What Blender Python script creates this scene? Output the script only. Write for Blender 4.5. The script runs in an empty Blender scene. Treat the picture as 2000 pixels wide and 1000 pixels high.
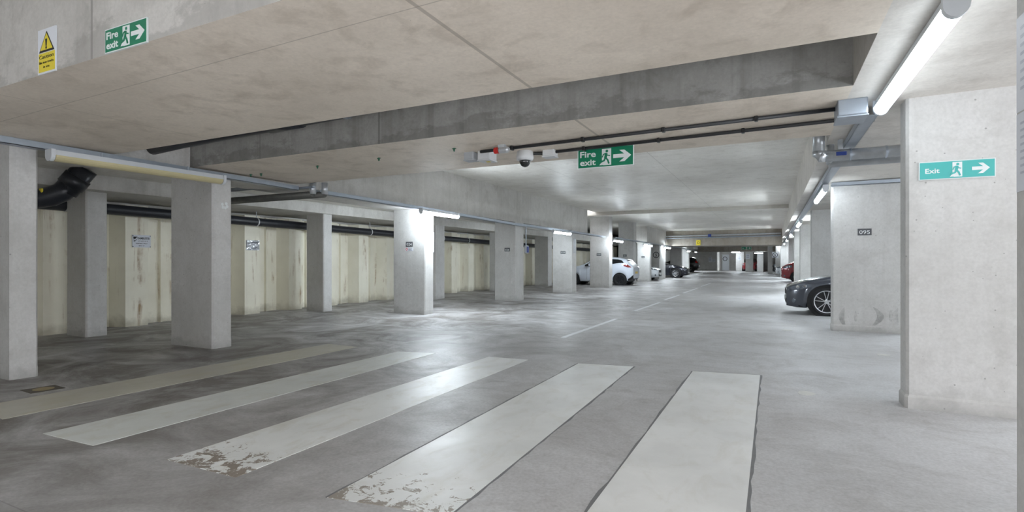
import bpy, bmesh, math, random
from mathutils import Vector, Matrix
random.seed(7)
C = bpy.context.scene.collection
SC = bpy.context.scene
K = 0.8667                      # survey units (camera 1.5 up) -> metres
PI = math.pi

# ------------------------------------------------------------------ camera geometry
F, TH = 1033.0, math.atan(508 / 1033.0)
S_, C_ = math.sin(TH), math.cos(TH)
def ray(px, py):
    u = (px - 1000) / F; v = (508 - py) / F
    return (-S_ + u * C_, C_ + u * S_, v)
def on_z(px, py, z=0.0):
    d = ray(px, py); t = (z - 1.5) / d[2]; return Vector((d[0]*t, d[1]*t, z))
def on_x(px, py, X):
    d = ray(px, py); t = X / d[0]; return Vector((X, d[1]*t, 1.5 + d[2]*t))
def on_y(px, py, Y):
    d = ray(px, py); t = Y / d[1]; return Vector((d[0]*t, Y, 1.5 + d[2]*t))

# ------------------------------------------------------------------ materials
def srgb(r, g, b):
    f = lambda c: (c/255)/12.92 if c/255 <= .04045 else ((c/255+.055)/1.055)**2.4
    return (f(r), f(g), f(b), 1)
class NT:
    def __init__(s, name):
        s.m = bpy.data.materials.new(name); s.m.use_nodes = True
        s.t = s.m.node_tree; s.b = s.t.nodes['Principled BSDF']
        s.out = s.t.nodes['Material Output']
        g = s.n('ShaderNodeNewGeometry'); s.pos = g.outputs['Position']; s.nor = g.outputs['Normal']
    def n(s, ty, **kw):
        x = s.t.nodes.new(ty)
        for k, v in kw.items(): setattr(x, k, v)
        return x
    def l(s, a, b): s.t.links.new(a, b)
    def scaled(s, sc):
        v = s.n('ShaderNodeVectorMath', operation='MULTIPLY'); s.l(s.pos, v.inputs[0]); v.inputs[1].default_value = sc
        return v.outputs[0]
    def noise(s, scale, detail=5, rough=.55, sc=(1, 1, 1), dist=0):
        x = s.n('ShaderNodeTexNoise'); x.inputs['Scale'].default_value = scale
        x.inputs['Detail'].default_value = detail; x.inputs['Roughness'].default_value = rough
        x.inputs['Distortion'].default_value = dist
        s.l(s.scaled(sc), x.inputs['Vector']); return x.outputs[0]
    def ramp(s, fac, a, b, lo=0., hi=1.):
        x = s.n('ShaderNodeMapRange'); x.inputs[1].default_value = a; x.inputs[2].default_value = b
        x.inputs[3].default_value = lo; x.inputs[4].default_value = hi; s.l(fac, x.inputs[0]); return x.outputs[0]
    def math(s, op, a, b=None):
        x = s.n('ShaderNodeMath', operation=op)
        for i, q in enumerate((a, b)):
            if q is None: continue
            if isinstance(q, (int, float)): x.inputs[i].default_value = q
            else: s.l(q, x.inputs[i])
        return x.outputs[0]
    def mix(s, fac, a, b):
        x = s.n('ShaderNodeMix', data_type='RGBA')
        if isinstance(fac, (int, float)): x.inputs[0].default_value = fac
        else: s.l(fac, x.inputs[0])
        for i, q in ((6, a), (7, b)):
            if isinstance(q, tuple): x.inputs[i].default_value = q
            else: s.l(q, x.inputs[i])
        return x.outputs[2]
    def bump(s, h, strength, dist=.01):
        x = s.n('ShaderNodeBump'); x.inputs['Strength'].default_value = strength; x.inputs['Distance'].default_value = dist
        s.l(h, x.inputs['Height']); s.l(x.outputs[0], s.b.inputs['Normal'])
    def axis(s, i):
        x = s.n('ShaderNodeSeparateXYZ'); s.l(s.pos, x.inputs[0]); return x.outputs[i]
    def line(s, axis, at, w):       # 1 on a thin joint at coordinate `at` (metres)
        d = s.math('ABSOLUTE', s.math('SUBTRACT', s.axis(axis), at))
        return s.math('LESS_THAN', d, w)

def plain(name, col, rough=.5, metal=0., coat=0., emit=None, strength=0, var=.06, trans=0.):
    n = NT(name)
    f = n.noise(9, 3)
    c2 = tuple(max(0, c*(1-var*2)) for c in col[:3]) + (1,)
    n.l(n.mix(f, col, c2), n.b.inputs['Base Color'])
    n.b.inputs['Roughness'].default_value = rough; n.b.inputs['Metallic'].default_value = metal
    n.b.inputs['Coat Weight'].default_value = coat; n.b.inputs['Coat Roughness'].default_value = .05
    if trans: n.b.inputs['Transmission Weight'].default_value = trans
    if emit: n.b.inputs['Emission Color'].default_value = emit; n.b.inputs['Emission Strength'].default_value = strength
    return n.m

def concrete(name, c1, c2, stain, pits=.5, jx=(), jy=(), dirt=.25, foot=False, rough=.75, streak=0.0, edge=False):
    n = NT(name)
    big = n.noise(.55, 6, .6); mid = n.noise(3.2, 7, .65, dist=.4); fine = n.noise(38, 3, .6)
    col = n.mix(n.ramp(big, .38, .64), c1, c2)
    col = n.mix(n.math('MULTIPLY', n.ramp(mid, .5, .75), dirt*1.5), col, stain)
    lite = n.noise(1.3, 8, .7, sc=(1, 1.6, 1), dist=.8)
    col = n.mix(n.math('MULTIPLY', n.ramp(lite, .56, .74), .3), col, tuple(min(1, c*1.3) for c in c1[:3])+(1,))
    if streak:
        st = n.noise(2.2, 5, .6, sc=(3, 3, .12))
        col = n.mix(n.math('MULTIPLY', n.ramp(st, .5, .72), streak), col, stain)
    # blow holes
    v = n.n('ShaderNodeTexVoronoi'); v.inputs['Scale'].default_value = 15; n.l(n.pos, v.inputs['Vector'])
    sep = n.n('ShaderNodeSeparateColor'); n.l(v.outputs['Color'], sep.inputs[0])
    rad = n.ramp(sep.outputs[0], .35, 1, 0, .12*pits)
    pit = n.math('LESS_THAN', v.outputs['Distance'], rad)
    col = n.mix(n.math('MULTIPLY', pit, .55), col, tuple(c*.35 for c in stain[:3])+(1,))
    for at, w in jx: col = n.mix(n.math('MULTIPLY', n.line(0, at*K, w), .5), col, tuple(c*.5 for c in stain[:3])+(1,))
    for at, w in jy: col = n.mix(n.math('MULTIPLY', n.line(1, at*K, w), .5), col, tuple(c*.5 for c in stain[:3])+(1,))
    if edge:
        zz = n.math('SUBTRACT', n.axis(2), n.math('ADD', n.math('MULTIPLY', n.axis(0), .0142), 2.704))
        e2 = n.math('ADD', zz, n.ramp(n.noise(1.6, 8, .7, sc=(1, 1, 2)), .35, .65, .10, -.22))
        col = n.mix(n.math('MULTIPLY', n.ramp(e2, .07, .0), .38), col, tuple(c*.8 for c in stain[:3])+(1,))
    if foot:        # scuffs and damp stains on the lowest 30 cm
        z = n.axis(2); e = n.math('ADD', z, n.ramp(mid, .3, .7, -.13, .13))
        col = n.mix(n.math('MULTIPLY', n.ramp(e, .16, .0), .42), col, tuple(c*.62 for c in stain[:3])+(1,))
    grit = n.noise(11, 7, .7)
    col = n.mix(n.math('MULTIPLY', n.ramp(grit, .5, .72), .2), col, stain)
    col = n.mix(n.ramp(fine, .35, .7, 0, .2), col, tuple(c*.6 for c in c2[:3])+(1,))
    n.l(col, n.b.inputs['Base Color'])
    n.b.inputs['Roughness'].default_value = rough
    h = n.math('ADD', n.math('MULTIPLY', fine, .25), n.math('ADD', mid, n.math('MULTIPLY', pit, -.8)))
    n.bump(h, .22, .012)
    return n.m

M = {}
M['column'] = concrete('column_concrete', srgb(204,203,201), srgb(188,187,184), srgb(150,147,142), 1.0, foot=True, dirt=.22, streak=.16)
M['soffit'] = concrete('soffit_concrete', srgb(229,218,204), srgb(209,198,184), srgb(175,162,146), .35,
                       jx=((-2.0, .014), (-6.4, .004)), jy=((2.72, .004),), dirt=.45, rough=.62)
M['beam'] = concrete('beam_concrete', srgb(206,204,200), srgb(188,186,181), srgb(148,144,137), .5, dirt=.3, streak=.3)
M['deck'] = concrete('low_deck_concrete', srgb(218,213,206), srgb(199,194,187), srgb(166,158,149), .35, jy=tuple((7.9+1.22*i, .004) for i in range(14)), dirt=.4, rough=.62)
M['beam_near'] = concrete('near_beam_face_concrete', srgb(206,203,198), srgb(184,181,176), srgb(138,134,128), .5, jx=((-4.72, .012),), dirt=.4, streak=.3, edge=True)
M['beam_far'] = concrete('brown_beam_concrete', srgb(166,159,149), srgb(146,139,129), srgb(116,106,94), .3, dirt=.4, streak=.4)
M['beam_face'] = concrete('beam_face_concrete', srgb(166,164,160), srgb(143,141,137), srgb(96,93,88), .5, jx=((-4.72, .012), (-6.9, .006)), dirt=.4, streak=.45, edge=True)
M['slab'] = concrete('ceiling_concrete', srgb(240,237,230), srgb(222,218,210), srgb(182,175,162), .3,
                     jx=((-2.65, .006), (-5.6, .006)), jy=tuple((8.0+2.4*i, .006) for i in range(12)), dirt=.35, rough=.42)

def floor_mat():
    n = NT('floor_concrete')
    big = n.noise(.32, 6, .6, dist=.3); mid = n.noise(1.7, 9, .68, dist=.9); fine = n.noise(45, 3, .6); sw = n.noise(2.5, 7, .7, sc=(.35, 1.6, 1))
    col = n.mix(n.ramp(big, .36, .66), srgb(206,206,208), srgb(181,180,180))
    col = n.mix(n.math('MULTIPLY', n.ramp(mid, .48, .7), .42), col, srgb(146,141,137))
    col = n.mix(n.math('MULTIPLY', n.ramp(sw, .5, .7), .26), col, srgb(222,222,222))
    brown = n.noise(.9, 8, .7, sc=(1, 1, 1), dist=1.2)
    leftm = n.ramp(n.axis(0), -.6, -5.4, 0, .92)          # brown grime; also darkens the left to imitate the floor's dimmer light
    col = n.mix(n.math('MULTIPLY', n.ramp(brown, .34, .6), leftm), col, srgb(104,98,92))
    for ax, at, w in ((1, 7.9, .004), (1, 1.55, .004), (0, -7.0, .003)):
        col = n.mix(n.math('MULTIPLY', n.line(ax, at*K, w), .35), col, srgb(80,76,72))
    v = n.n('ShaderNodeTexVoronoi'); v.inputs['Scale'].default_value = 2.3; n.l(n.pos, v.inputs['Vector'])
    sep = n.n('ShaderNodeSeparateColor'); n.l(v.outputs['Color'], sep.inputs[0])
    sp = n.math('LESS_THAN', v.outputs['Distance'], n.ramp(sep.outputs[1], .7, 1, 0, .06))
    col = n.mix(n.math('MULTIPLY', sp, .5), col, srgb(70,66,62))
    grit = n.noise(13, 7, .7)
    col = n.mix(n.math('MULTIPLY', n.ramp(grit, .5, .72), .22), col, srgb(112,108,104))
    n.l(n.mix(n.ramp(fine, .35, .7, 0, .24), col, srgb(96,92,88)), n.b.inputs['Base Color'])
    n.l(n.ramp(mid, .3, .7, .40, .56), n.b.inputs['Roughness'])
    n.b.inputs['Specular IOR Level'].default_value = .38
    n.bump(n.math('ADD', n.math('MULTIPLY', n.noise(6, 4), .6), n.math('MULTIPLY', fine, .15)), .12, .01)
    return n.m
M['floor'] = floor_mat()

def paint_mat(name, base, worn, wear_y, wear_amt, yellow=.25):
    n = NT(name)
    big = n.noise(1.1, 6, .6); mid = n.noise(5, 8, .7, sc=(1, .5, 1), dist=.6); flake = n.noise(9, 7, .75, dist=.5)
    col = n.mix(n.ramp(big, .4, .65), base, tuple(c*.86 for c in base[:3])+(1,))
    col = n.mix(n.math('MULTIPLY', n.ramp(mid, .5, .72), yellow), col, srgb(186,180,158))
    near = n.ramp(n.axis(1), wear_y*K, (wear_y+1.25)*K, wear_amt, .0)
    gone = n.math('GREATER_THAN', n.math('ADD', n.math('MULTIPLY', flake, .9), near), .74)
    col = n.mix(gone, col, worn)
    n.l(col, n.b.inputs['Base Color']); n.l(n.ramp(mid, .3, .7, .32, .5), n.b.inputs['Roughness'])
    n.bump(n.noise(30, 3), .08, .004)
    return n.m
W = srgb(232,234,233)
M['paint_a'] = paint_mat('worn_paint_yellowed', srgb(190,187,174), srgb(120,112,104), 2.3, .12, .75)
M['paint_b'] = paint_mat('worn_paint_grey', srgb(218,221,218), srgb(128,120,112), 2.3, .1, .5)
M['paint_c'] = paint_mat('worn_paint_flaked', W, srgb(140,130,120), 2.35, .34, .45)
M['paint_d'] = paint_mat('worn_paint_chipped', W, srgb(148,140,130), 2.45, .32, .3)
M['paint_e'] = paint_mat('worn_paint_clean', srgb(232,233,232), srgb(150,146,140), 2.4, .0, .25)
M['line'] = plain('lane_paint', srgb(222,224,226), .45, var=.12)
M['tar'] = plain('blackout_paint', srgb(126,126,128), .6, var=.15)

def pile_mat():
    n = NT('sheet_pile_cream_paint')
    big = n.noise(.8, 6, .6); col = n.mix(n.ramp(big, .38, .65), srgb(240,236,220), srgb(226,221,203))
    st = n.noise(2.4, 6, .65, sc=(2.6, 2.6, .16), dist=.3); st2 = n.noise(3, 5, .6)
    col = n.mix(n.math('MULTIPLY', n.math('MULTIPLY', n.ramp(st, .56, .68), n.ramp(st2, .46, .62)), .85), col, srgb(146,112,62))
    z = n.axis(2); e = n.math('ADD', z, n.ramp(st2, .3, .7, -.12, .12))
    col = n.mix(n.math('MULTIPLY', n.ramp(e, .2, 0), .5), col, srgb(140,132,108))
    n.l(col, n.b.inputs['Base Color']); n.b.inputs['Roughness'].default_value = .55; n.bump(n.noise(14, 4), .15, .01)
    return n.m
M['pile'] = pile_mat()
M['galv'] = plain('galvanised_steel', srgb(170,178,188), .38, .75, var=.12)
M['white_plastic'] = plain('white_plastic', srgb(212,214,216), .4)
M['grey_plastic'] = plain('grey_plastic', srgb(176,180,184), .45)
M['black_plastic'] = plain('black_plastic', srgb(22,22,24), .4)
M['conduit'] = plain('black_conduit', srgb(48,49,52), .45)
M['pipe'] = plain('black_drain_pipe', srgb(38,40,46), .38)
M['foil'] = plain('foil_lagging', srgb(212,216,220), .3, .55, var=.22)
M['lag_grey'] = plain('grey_lagging', srgb(104,104,100), .55, .3, var=.25)
M['lamp_housing'] = plain('lamp_housing', srgb(206,210,214), .4)
M['diffuser_off'] = plain('yellowed_diffuser', srgb(196,186,146), .35)
M['tube'] = plain('lit_diffuser', (1, 1, 1, 1), .4, emit=(.83, .925, 1, 1), strength=72, var=0)
M['tube_hot'] = plain('bright_lit_diffuser', (1, 1, 1, 1), .4, emit=(.83, .925, 1, 1), strength=112, var=0)
M['tube_mid'] = plain('softer_lit_diffuser', (1, 1, 1, 1), .4, emit=(.83, .925, 1, 1), strength=52, var=0)
M['tube_soft'] = plain('soft_lit_diffuser', (1, 1, 1, 1), .4, emit=(.83, .925, 1, 1), strength=34, var=0)
M['tube_low'] = plain('low_lit_diffuser', (1, 1, 1, 1), .4, emit=(.83, .925, 1, 1), strength=10, var=0)
M['tube_old'] = plain('dimmer_lit_diffuser', (1, 1, 1, 1), .4, emit=(.83, .925, 1, 1), strength=5, var=0)
M['green'] = plain('sign_green', srgb(0,122,88), .35)
M['teal'] = plain('sign_hazed_green', srgb(76,178,174), .4)  # haze over the Exit sign is mixed into this green
M['sign_white'] = plain('sign_white', srgb(216,222,222), .4, var=.03)
M['ink_white'] = plain('sign_white_print', srgb(222,226,226), .4, var=.02)
M['yellow'] = plain('sign_yellow', srgb(228,208,54), .4)
M['black_ink'] = plain('black_print', srgb(24,24,28), .5)
M['grey_ink'] = plain('grey_print', srgb(90,94,104), .5)
M['pale_ink'] = plain('pale_print', srgb(184,188,200), .5)
M['plaque'] = plain('plaque_charcoal', srgb(74,76,80), .45)
M['paper'] = plain('paper', srgb(216,219,226), .6, var=.03)
M['foil_sheet'] = plain('crinkled_plastic', srgb(214,218,224), .2, .3, var=.2)
M['red'] = plain('red_plastic', srgb(196,36,30), .4)
M['green_plug'] = plain('green_plug', srgb(30,92,66), .5)
M['blue'] = plain('blue_plastic', srgb(34,58,130), .45)
M['spot'] = plain('pale_floor_patch', srgb(214,213,208), .6, var=.15)
M['ochre'] = plain('ochre_floor_patch', srgb(168,152,112), .6, var=.2)
M['darkpatch'] = plain('dark_floor_patch', srgb(92,84,72), .6, var=.2)
M['door'] = plain('white_door_paint', srgb(222,226,230), .45)
M['tyre'] = plain('tyre_rubber', srgb(26,26,28), .75)
M['alloy'] = plain('alloy_silver', srgb(196,198,202), .25, .9)
M['rim_dark'] = plain('dark_wheel', srgb(34,36,40), .35, .5)
M['glass'] = plain('car_glass', srgb(20,26,28), .05, coat=1)
M['lens_red'] = plain('tail_lens', srgb(150,14,10), .15, coat=1)
M['lens_clear'] = plain('head_lens', srgb(118,126,138), .12, .5, coat=1)
M['chrome'] = plain('chrome', srgb(220,222,226), .12, 1)
M['plate'] = plain('yellow_number_plate', srgb(222,190,70), .4)
M['plate_w'] = plain('white_number_plate', srgb(214,216,216), .4)
M['rubber'] = plain('underbody_black', srgb(16,16,18), .7)
M['lightning'] = M['pale_ink']
def carpaint(name, c): return plain(name, c, .28, .25, coat=1, var=.02)
M['car_white'] = plain('car_paint_white', srgb(214,221,232), .3, coat=1, var=.02)
M['car_grey'] = carpaint('car_paint_graphite', srgb(74,78,88))
M['car_red'] = carpaint('car_paint_red', srgb(128,16,26))
M['car_navy'] = carpaint('car_paint_navy', srgb(20,22,34))
M['car_black'] = carpaint('car_paint_black', srgb(14,15,18))
M['car_silver'] = carpaint('car_paint_silver', srgb(214,218,222))

# ------------------------------------------------------------------ object helpers
def obj(name, bm, mat, parent=None, smooth=False, local=False, weld=False):
    """one mesh object; geometry comes in survey units and is scaled to metres"""
    if weld: bmesh.ops.remove_doubles(bm, verts=bm.verts, dist=1e-4)
    bmesh.ops.recalc_face_normals(bm, faces=bm.faces)
    for v in bm.verts: v.co *= K
    loc = Vector((0, 0, 0))
    if parent is not None:
        if not local:
            r = parent
            while r.parent: r = r.parent
            inv = (Matrix.Translation(r.location) @ Matrix.Rotation(r.rotation_euler.z, 4, "Z")).inverted()
            for v in bm.verts: v.co = inv @ v.co
    else:
        xs = [v.co.x for v in bm.verts]; ys = [v.co.y for v in bm.verts]; zs = [v.co.z for v in bm.verts]
        loc = Vector(((min(xs)+max(xs))/2, (min(ys)+max(ys))/2, min(zs)))
        for v in bm.verts: v.co -= loc
    if smooth:
        for f in bm.faces: f.smooth = len(f.verts) <= 4
    me = bpy.data.meshes.new(name); bm.to_mesh(me); bm.free()
    me.materials.append(mat)
    o = bpy.data.objects.new(name, me); o.location = loc; C.objects.link(o)
    if parent is not None: o.parent = parent
    return o
def tag(o, label, cat, group=None, kind=None):
    o['label'] = label; o['category'] = cat
    if group: o['group'] = group
    if kind: o['kind'] = kind
    return o
def thing(name, label, cat, loc, rz=0, group=None):
    o = bpy.data.objects.new(name, None); C.objects.link(o)
    o.empty_display_size = .1
    o.location = Vector(loc)*K; o.rotation_euler = (0, 0, rz)
    o.matrix_basis = Matrix.Translation(o.location) @ Matrix.Rotation(rz, 4, 'Z')
    return tag(o, label, cat, group)
def struct(name, bm, mat, label=None, cat=None, group=None, **kw):
    o = obj(name, bm, mat, **kw); o['kind'] = 'structure'
    if label: o['label'] = label; o['category'] = cat
    if group: o['group'] = group
    return o

def box(bm, x0, x1, y0, y1, z0, z1):
    return hexa(bm, [(x0,y0,z0),(x1,y0,z0),(x1,y1,z0),(x0,y1,z0),(x0,y0,z1),(x1,y0,z1),(x1,y1,z1),(x0,y1,z1)])
def hexa(bm, p):
    v = [bm.verts.new(q) for q in p]
    for f in ((3,2,1,0),(4,5,6,7),(0,1,5,4),(1,2,6,5),(2,3,7,6),(3,0,4,7)): bm.faces.new([v[i] for i in f])
    return bm
def B(*a): return box(bmesh.new(), *a)
def bevel(bm, w, seg=2):
    bmesh.ops.recalc_face_normals(bm, faces=bm.faces)
    bmesh.ops.bevel(bm, geom=list(bm.edges), offset=w, segments=seg, affect='EDGES', profile=.5); return bm
def BB(x0,x1,y0,y1,z0,z1,w=.01,seg=2): return bevel(B(x0,x1,y0,y1,z0,z1), w, seg)
def frame_of(d):
    d = Vector(d).normalized(); a = Vector((0,0,1)) if abs(d.z) < .9 else Vector((0,1,0))
    r = d.cross(a).normalized(); return r, r.cross(d).normalized()
def tube(bm, pts, r, n=12, cap=True):
    pts = [Vector(p) for p in pts]; rings = []
    for i, p in enumerate(pts):
        d = (pts[min(i+1, len(pts)-1)] - pts[max(i-1, 0)]).normalized()
        a, b = frame_of(d)
        if i and (rings_r[0].dot(a) < 0): a, b = -a, -b
        rings_r = (a, b)
        rr = r[i] if isinstance(r, (list, tuple)) else r
        rings.append([bm.verts.new(p + (a*math.cos(2*PI*k/n) + b*math.sin(2*PI*k/n))*rr) for k in range(n)])
    for A, D in zip(rings, rings[1:]):
        for k in range(n): bm.faces.new((A[k], A[(k+1)%n], D[(k+1)%n], D[k]))
    if cap:
        bm.faces.new(rings[0]); bm.faces.new(rings[-1][::-1])
    return bm
def T(pts, r, n=12): return tube(bmesh.new(), pts, r, n)
def lathe(bm, prof, o, axis=(0,0,1), n=24):
    a, b = frame_of(axis); ax = Vector(axis).normalized(); o = Vector(o); rings = []
    for r, h in prof:
        rings.append([bm.verts.new(o + ax*h + (a*math.cos(2*PI*k/n)+b*math.sin(2*PI*k/n))*max(r, 1e-4)) for k in range(n)])
    for A, D in zip(rings, rings[1:]):
        for k in range(n): bm.faces.new((A[k], A[(k+1)%n], D[(k+1)%n], D[k]))
    bm.faces.new(rings[0]); bm.faces.new(rings[-1][::-1])
    return bm
class Plane2:
    """a flat drawing board standing in the place: o origin (lower left), r right, u up, n outward"""
    def __init__(s, o, r, u): s.o = Vector(o); s.r = Vector(r).normalized(); s.u = Vector(u).normalized(); s.n = s.r.cross(s.u)
    def p(s, x, y, d): return s.o + s.r*x + s.u*y + s.n*d
    def poly(s, bm, pts, d0, d1):
        a = [bm.verts.new(s.p(x, y, d1)) for x, y in pts]; b = [bm.verts.new(s.p(x, y, d0)) for x, y in pts]
        bm.faces.new(a)
        for i in range(len(pts)):
            j = (i+1) % len(pts); bm.faces.new((a[i], b[i], b[j], a[j]))
        bm.faces.new(b[::-1]); return bm
    def rect(s, bm, x0, x1, y0, y1, d0, d1): return s.poly(bm, [(x0,y0),(x1,y0),(x1,y1),(x0,y1)], d0, d1)
    def stroke(s, bm, pts, w, d0, d1):
        for (x0,y0),(x1,y1) in zip(pts, pts[1:]):
            L = math.hypot(x1-x0, y1-y0) or 1; dx, dy = (x1-x0)/L, (y1-y0)/L; nx, ny = -dy*w/2, dx*w/2; e = w*.25
            s.poly(bm, [(x0-dx*e+nx,y0-dy*e+ny),(x0-dx*e-nx,y0-dy*e-ny),(x1+dx*e-nx,y1+dy*e-ny),(x1+dx*e+nx,y1+dy*e+ny)], d0, d1)
        return bm
    def disc(s, bm, cx, cy, r, d0, d1, n=20): return s.poly(bm, [(cx+r*math.cos(2*PI*k/n), cy+r*math.sin(2*PI*k/n)) for k in range(n)], d0, d1)
    def ring(s, bm, cx, cy, r0, r1, d0, d1, n=28):
        for k in range(n):
            a, b = 2*PI*k/n, 2*PI*(k+1)/n
            s.poly(bm, [(cx+q*math.cos(t), cy+q*math.sin(t)) for q, t in ((r0,a),(r1,a),(r1,b),(r0,b))], d0, d1)
        return bm
    def text(s, bm, body, x0, y0, h, w=None, d=.004, bold=0., align='LEFT', spacing=1.):
        """lettering with cap height h; w squeezes it to that width"""
        cu = bpy.data.curves.new('t', 'FONT'); cu.body = body; cu.size = 1; cu.offset = bold; cu.space_character = spacing
        cu.resolution_u = 3; cu.extrude = .01
        ob = bpy.data.objects.new('t', cu); C.objects.link(ob)
        dg = bpy.context.evaluated_depsgraph_get(); me = bpy.data.meshes.new_from_object(ob.evaluated_get(dg))
        bpy.data.objects.remove(ob); bpy.data.curves.remove(cu)
        vs = [v.co.copy() for v in me.vertices]; fs = [tuple(f.vertices) for f in me.polygons]
        bpy.data.meshes.remove(me)
        if not vs: return bm
        mnx = min(v.x for v in vs); mxx = max(v.x for v in vs); sc = h/.73; sx = sc
        if w: sx = w/(mxx-mnx)
        off = {'LEFT': 0, 'CENTER': -(mxx-mnx)*sx/2}[align]
        nv = [bm.verts.new(s.p(x0+off+(v.x-mnx)*sx, y0+v.y*sc, d if v.z > 0 else 0)) for v in vs]
        for f in fs:
            try: bm.faces.new([nv[i] for i in f])
            except ValueError: pass
        return bm
def nb(): return bmesh.new()

# ------------------------------------------------------------------ setting: floor, ceilings, beams
def zs(x): return 3.0 + .0142*(x+8.45)              # underside of the low deck: falls slightly to the left
struct('floor', B(-14, 7, -2.2, 92, -.3, 0), M['floor'], 'smooth grey stained concrete car park floor', 'floor')
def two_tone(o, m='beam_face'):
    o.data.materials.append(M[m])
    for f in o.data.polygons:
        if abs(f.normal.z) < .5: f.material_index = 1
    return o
def slab(x0, x1, ya0, ya1, yb0, yb1, ztop, zf=zs):
    """prism from y=ya0..ya1 at x0 to yb0..yb1 at x1, underside following zf"""
    return hexa(nb(), [(x0,ya0,zf(x0)),(x1,yb0,zf(x1)),(x1,yb1,zf(x1)),(x0,ya1,zf(x0)),(x0,ya0,ztop),(x1,yb0,ztop),(x1,yb1,ztop),(x0,ya1,ztop)])
XR = .68; XL = -8.45
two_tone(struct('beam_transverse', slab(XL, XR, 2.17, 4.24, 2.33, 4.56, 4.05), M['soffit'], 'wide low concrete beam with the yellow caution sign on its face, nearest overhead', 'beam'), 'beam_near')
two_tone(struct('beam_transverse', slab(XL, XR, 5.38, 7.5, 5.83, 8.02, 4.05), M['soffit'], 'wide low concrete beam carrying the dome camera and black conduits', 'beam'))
struct('ceiling_low_deck', slab(XR, 9, -2.4, 66, -2.4, 66, 4.4), M['deck'], 'low pale concrete soffit running above the right-hand bays', 'ceiling')
struct('ceiling', B(XL, XR, -2.4, 2.4, 4.05, 4.4), M['slab'])
struct('ceiling', B(XL, XR, 4, 6, 4.05, 4.4), M['slab'])
struct('ceiling', B(XL, XR, 7, 27.2, 4.05, 4.4), M['slab'], 'smooth high concrete ceiling over the driving aisle', 'ceiling')
struct('ceiling', B(-14, XR, 27.2, 66.5, 3.88, 4.4), M['slab'], 'lower smooth concrete ceiling over the far half of the aisle', 'ceiling')
def zl(y):
    return 3.0 if y < 4.3 else (3.0-(y-4.3)*.018 if y < 9 else 2.915-(y-9)*.002)
bm = nb()
ys = [-14, 2.2, 4.3, 9, 17, 25.9]
for a, b in zip(ys, ys[1:]):
    hexa(bm, [(-9.6,a,zl(a)),(XL,a,zl(a)),(XL,b,zl(b)),(-9.6,b,zl(b)),(-9.6,a,4.4),(XL,a,4.4),(XL,b,4.4),(-9.6,b,4.4)])
struct('beam_longitudinal', bm, M['beam'], 'long deep concrete beam along the left row of columns', 'beam', weld=False)
struct('beam_longitudinal', B(-9.5, -7.9, 37.6, 62, 2.72, 3.9), M['beam'], 'deep concrete beam over the far left columns, beyond the white hatchback', 'beam')
struct('ceiling_bay', B(-14, -9.6, -14, 27.2, 3.13, 4.4), M['slab'], 'concrete soffit above the left-hand bays', 'ceiling')
struct('beam_bay', B(-13.7, -11.55, -2.4, 62, 2.84, 3.3), M['beam'], 'shallow concrete beam over the back row of left columns', 'beam')
struct('ceiling_bay', B(-14, -7.9, 62, 92, 2.75, 4.4), M['slab'])
struct('beam_transverse', B(-8.4, XR, 45, 49, 2.66, 3.9), M['beam_far'], 'deep far concrete beam with steel pipes along its top edge', 'beam')
struct('beam_transverse', B(-8.6, XR, 66, 70, 2.5, 3.9), M['beam_far'], 'farthest concrete beam, with a small green exit sign on its face', 'beam')
struct('ceiling', B(-8, 9, 66.5, 92, 2.78, 4.4), M['slab'])
# walls
def pile_profile(y0, y1):
    pts = []; k = math.floor((y0-6.66)/1.49)
    y = 6.66 + 1.49*k
    while y < y1:
        pts += [(-12.98, y+.14), (-12.98, y+.62), (-13.36, y+.76), (-13.36, y+1.06), (-13.29, y+1.08), (-13.29, y+1.12), (-13.36, y+1.14), (-13.36, y+1.49)]; y += 1.49
    return pts
bm = nb(); pr = pile_profile(-2, 66)
a = [bm.verts.new((x, y, 0)) for x, y in pr]; b = [bm.verts.new((x, y, 2.74)) for x, y in pr]
a2 = [bm.verts.new((-13.7, y, 0)) for x, y in pr]; b2 = [bm.verts.new((-13.7, y, 2.74)) for x, y in pr]
for i in range(len(pr)-1):
    bm.faces.new((a[i], a[i+1], b[i+1], b[i])); bm.faces.new((b[i], b[i+1], b2[i+1], b2[i])); bm.faces.new((a2[i], a2[i+1], b2[i+1], b2[i]))
bm.faces.new((a[0], b[0], b2[0], a2[0])); bm.faces.new((a[-1], b[-1], b2[-1], a2[-1]))
struct('wall_left', bm, M['pile'], 'cream painted corrugated steel sheet pile wall with rust streaks', 'wall')
struct('wall_left_behind_piles', B(-14.0, -13.7, -2.4, 92, 0, 4.4), M['beam'])
struct('light_block_header', B(-14, 9, -2.9, -2.4, 1.32, 4.4), M['beam'])  # unseen header added to keep daylight off the facing beams and columns
struct('wall_right', B(7.0, 7.3, 6.0, 92, 0, 4.4), M['column'], 'concrete wall closing the right-hand bays', 'wall')
# unseen openings made up right and behind the viewpoint to let daylight fill in
struct('wall_front', B(-14, -5, -2.9, -2.5, 0, 4.4), M['column'])  # unseen wall, cut to block daylight on the left only
struct('wall_back', B(-14, 9, 84, 84.4, 0, 4.4), M['column'], 'far grey concrete end wall with papers on it', 'wall')

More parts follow.
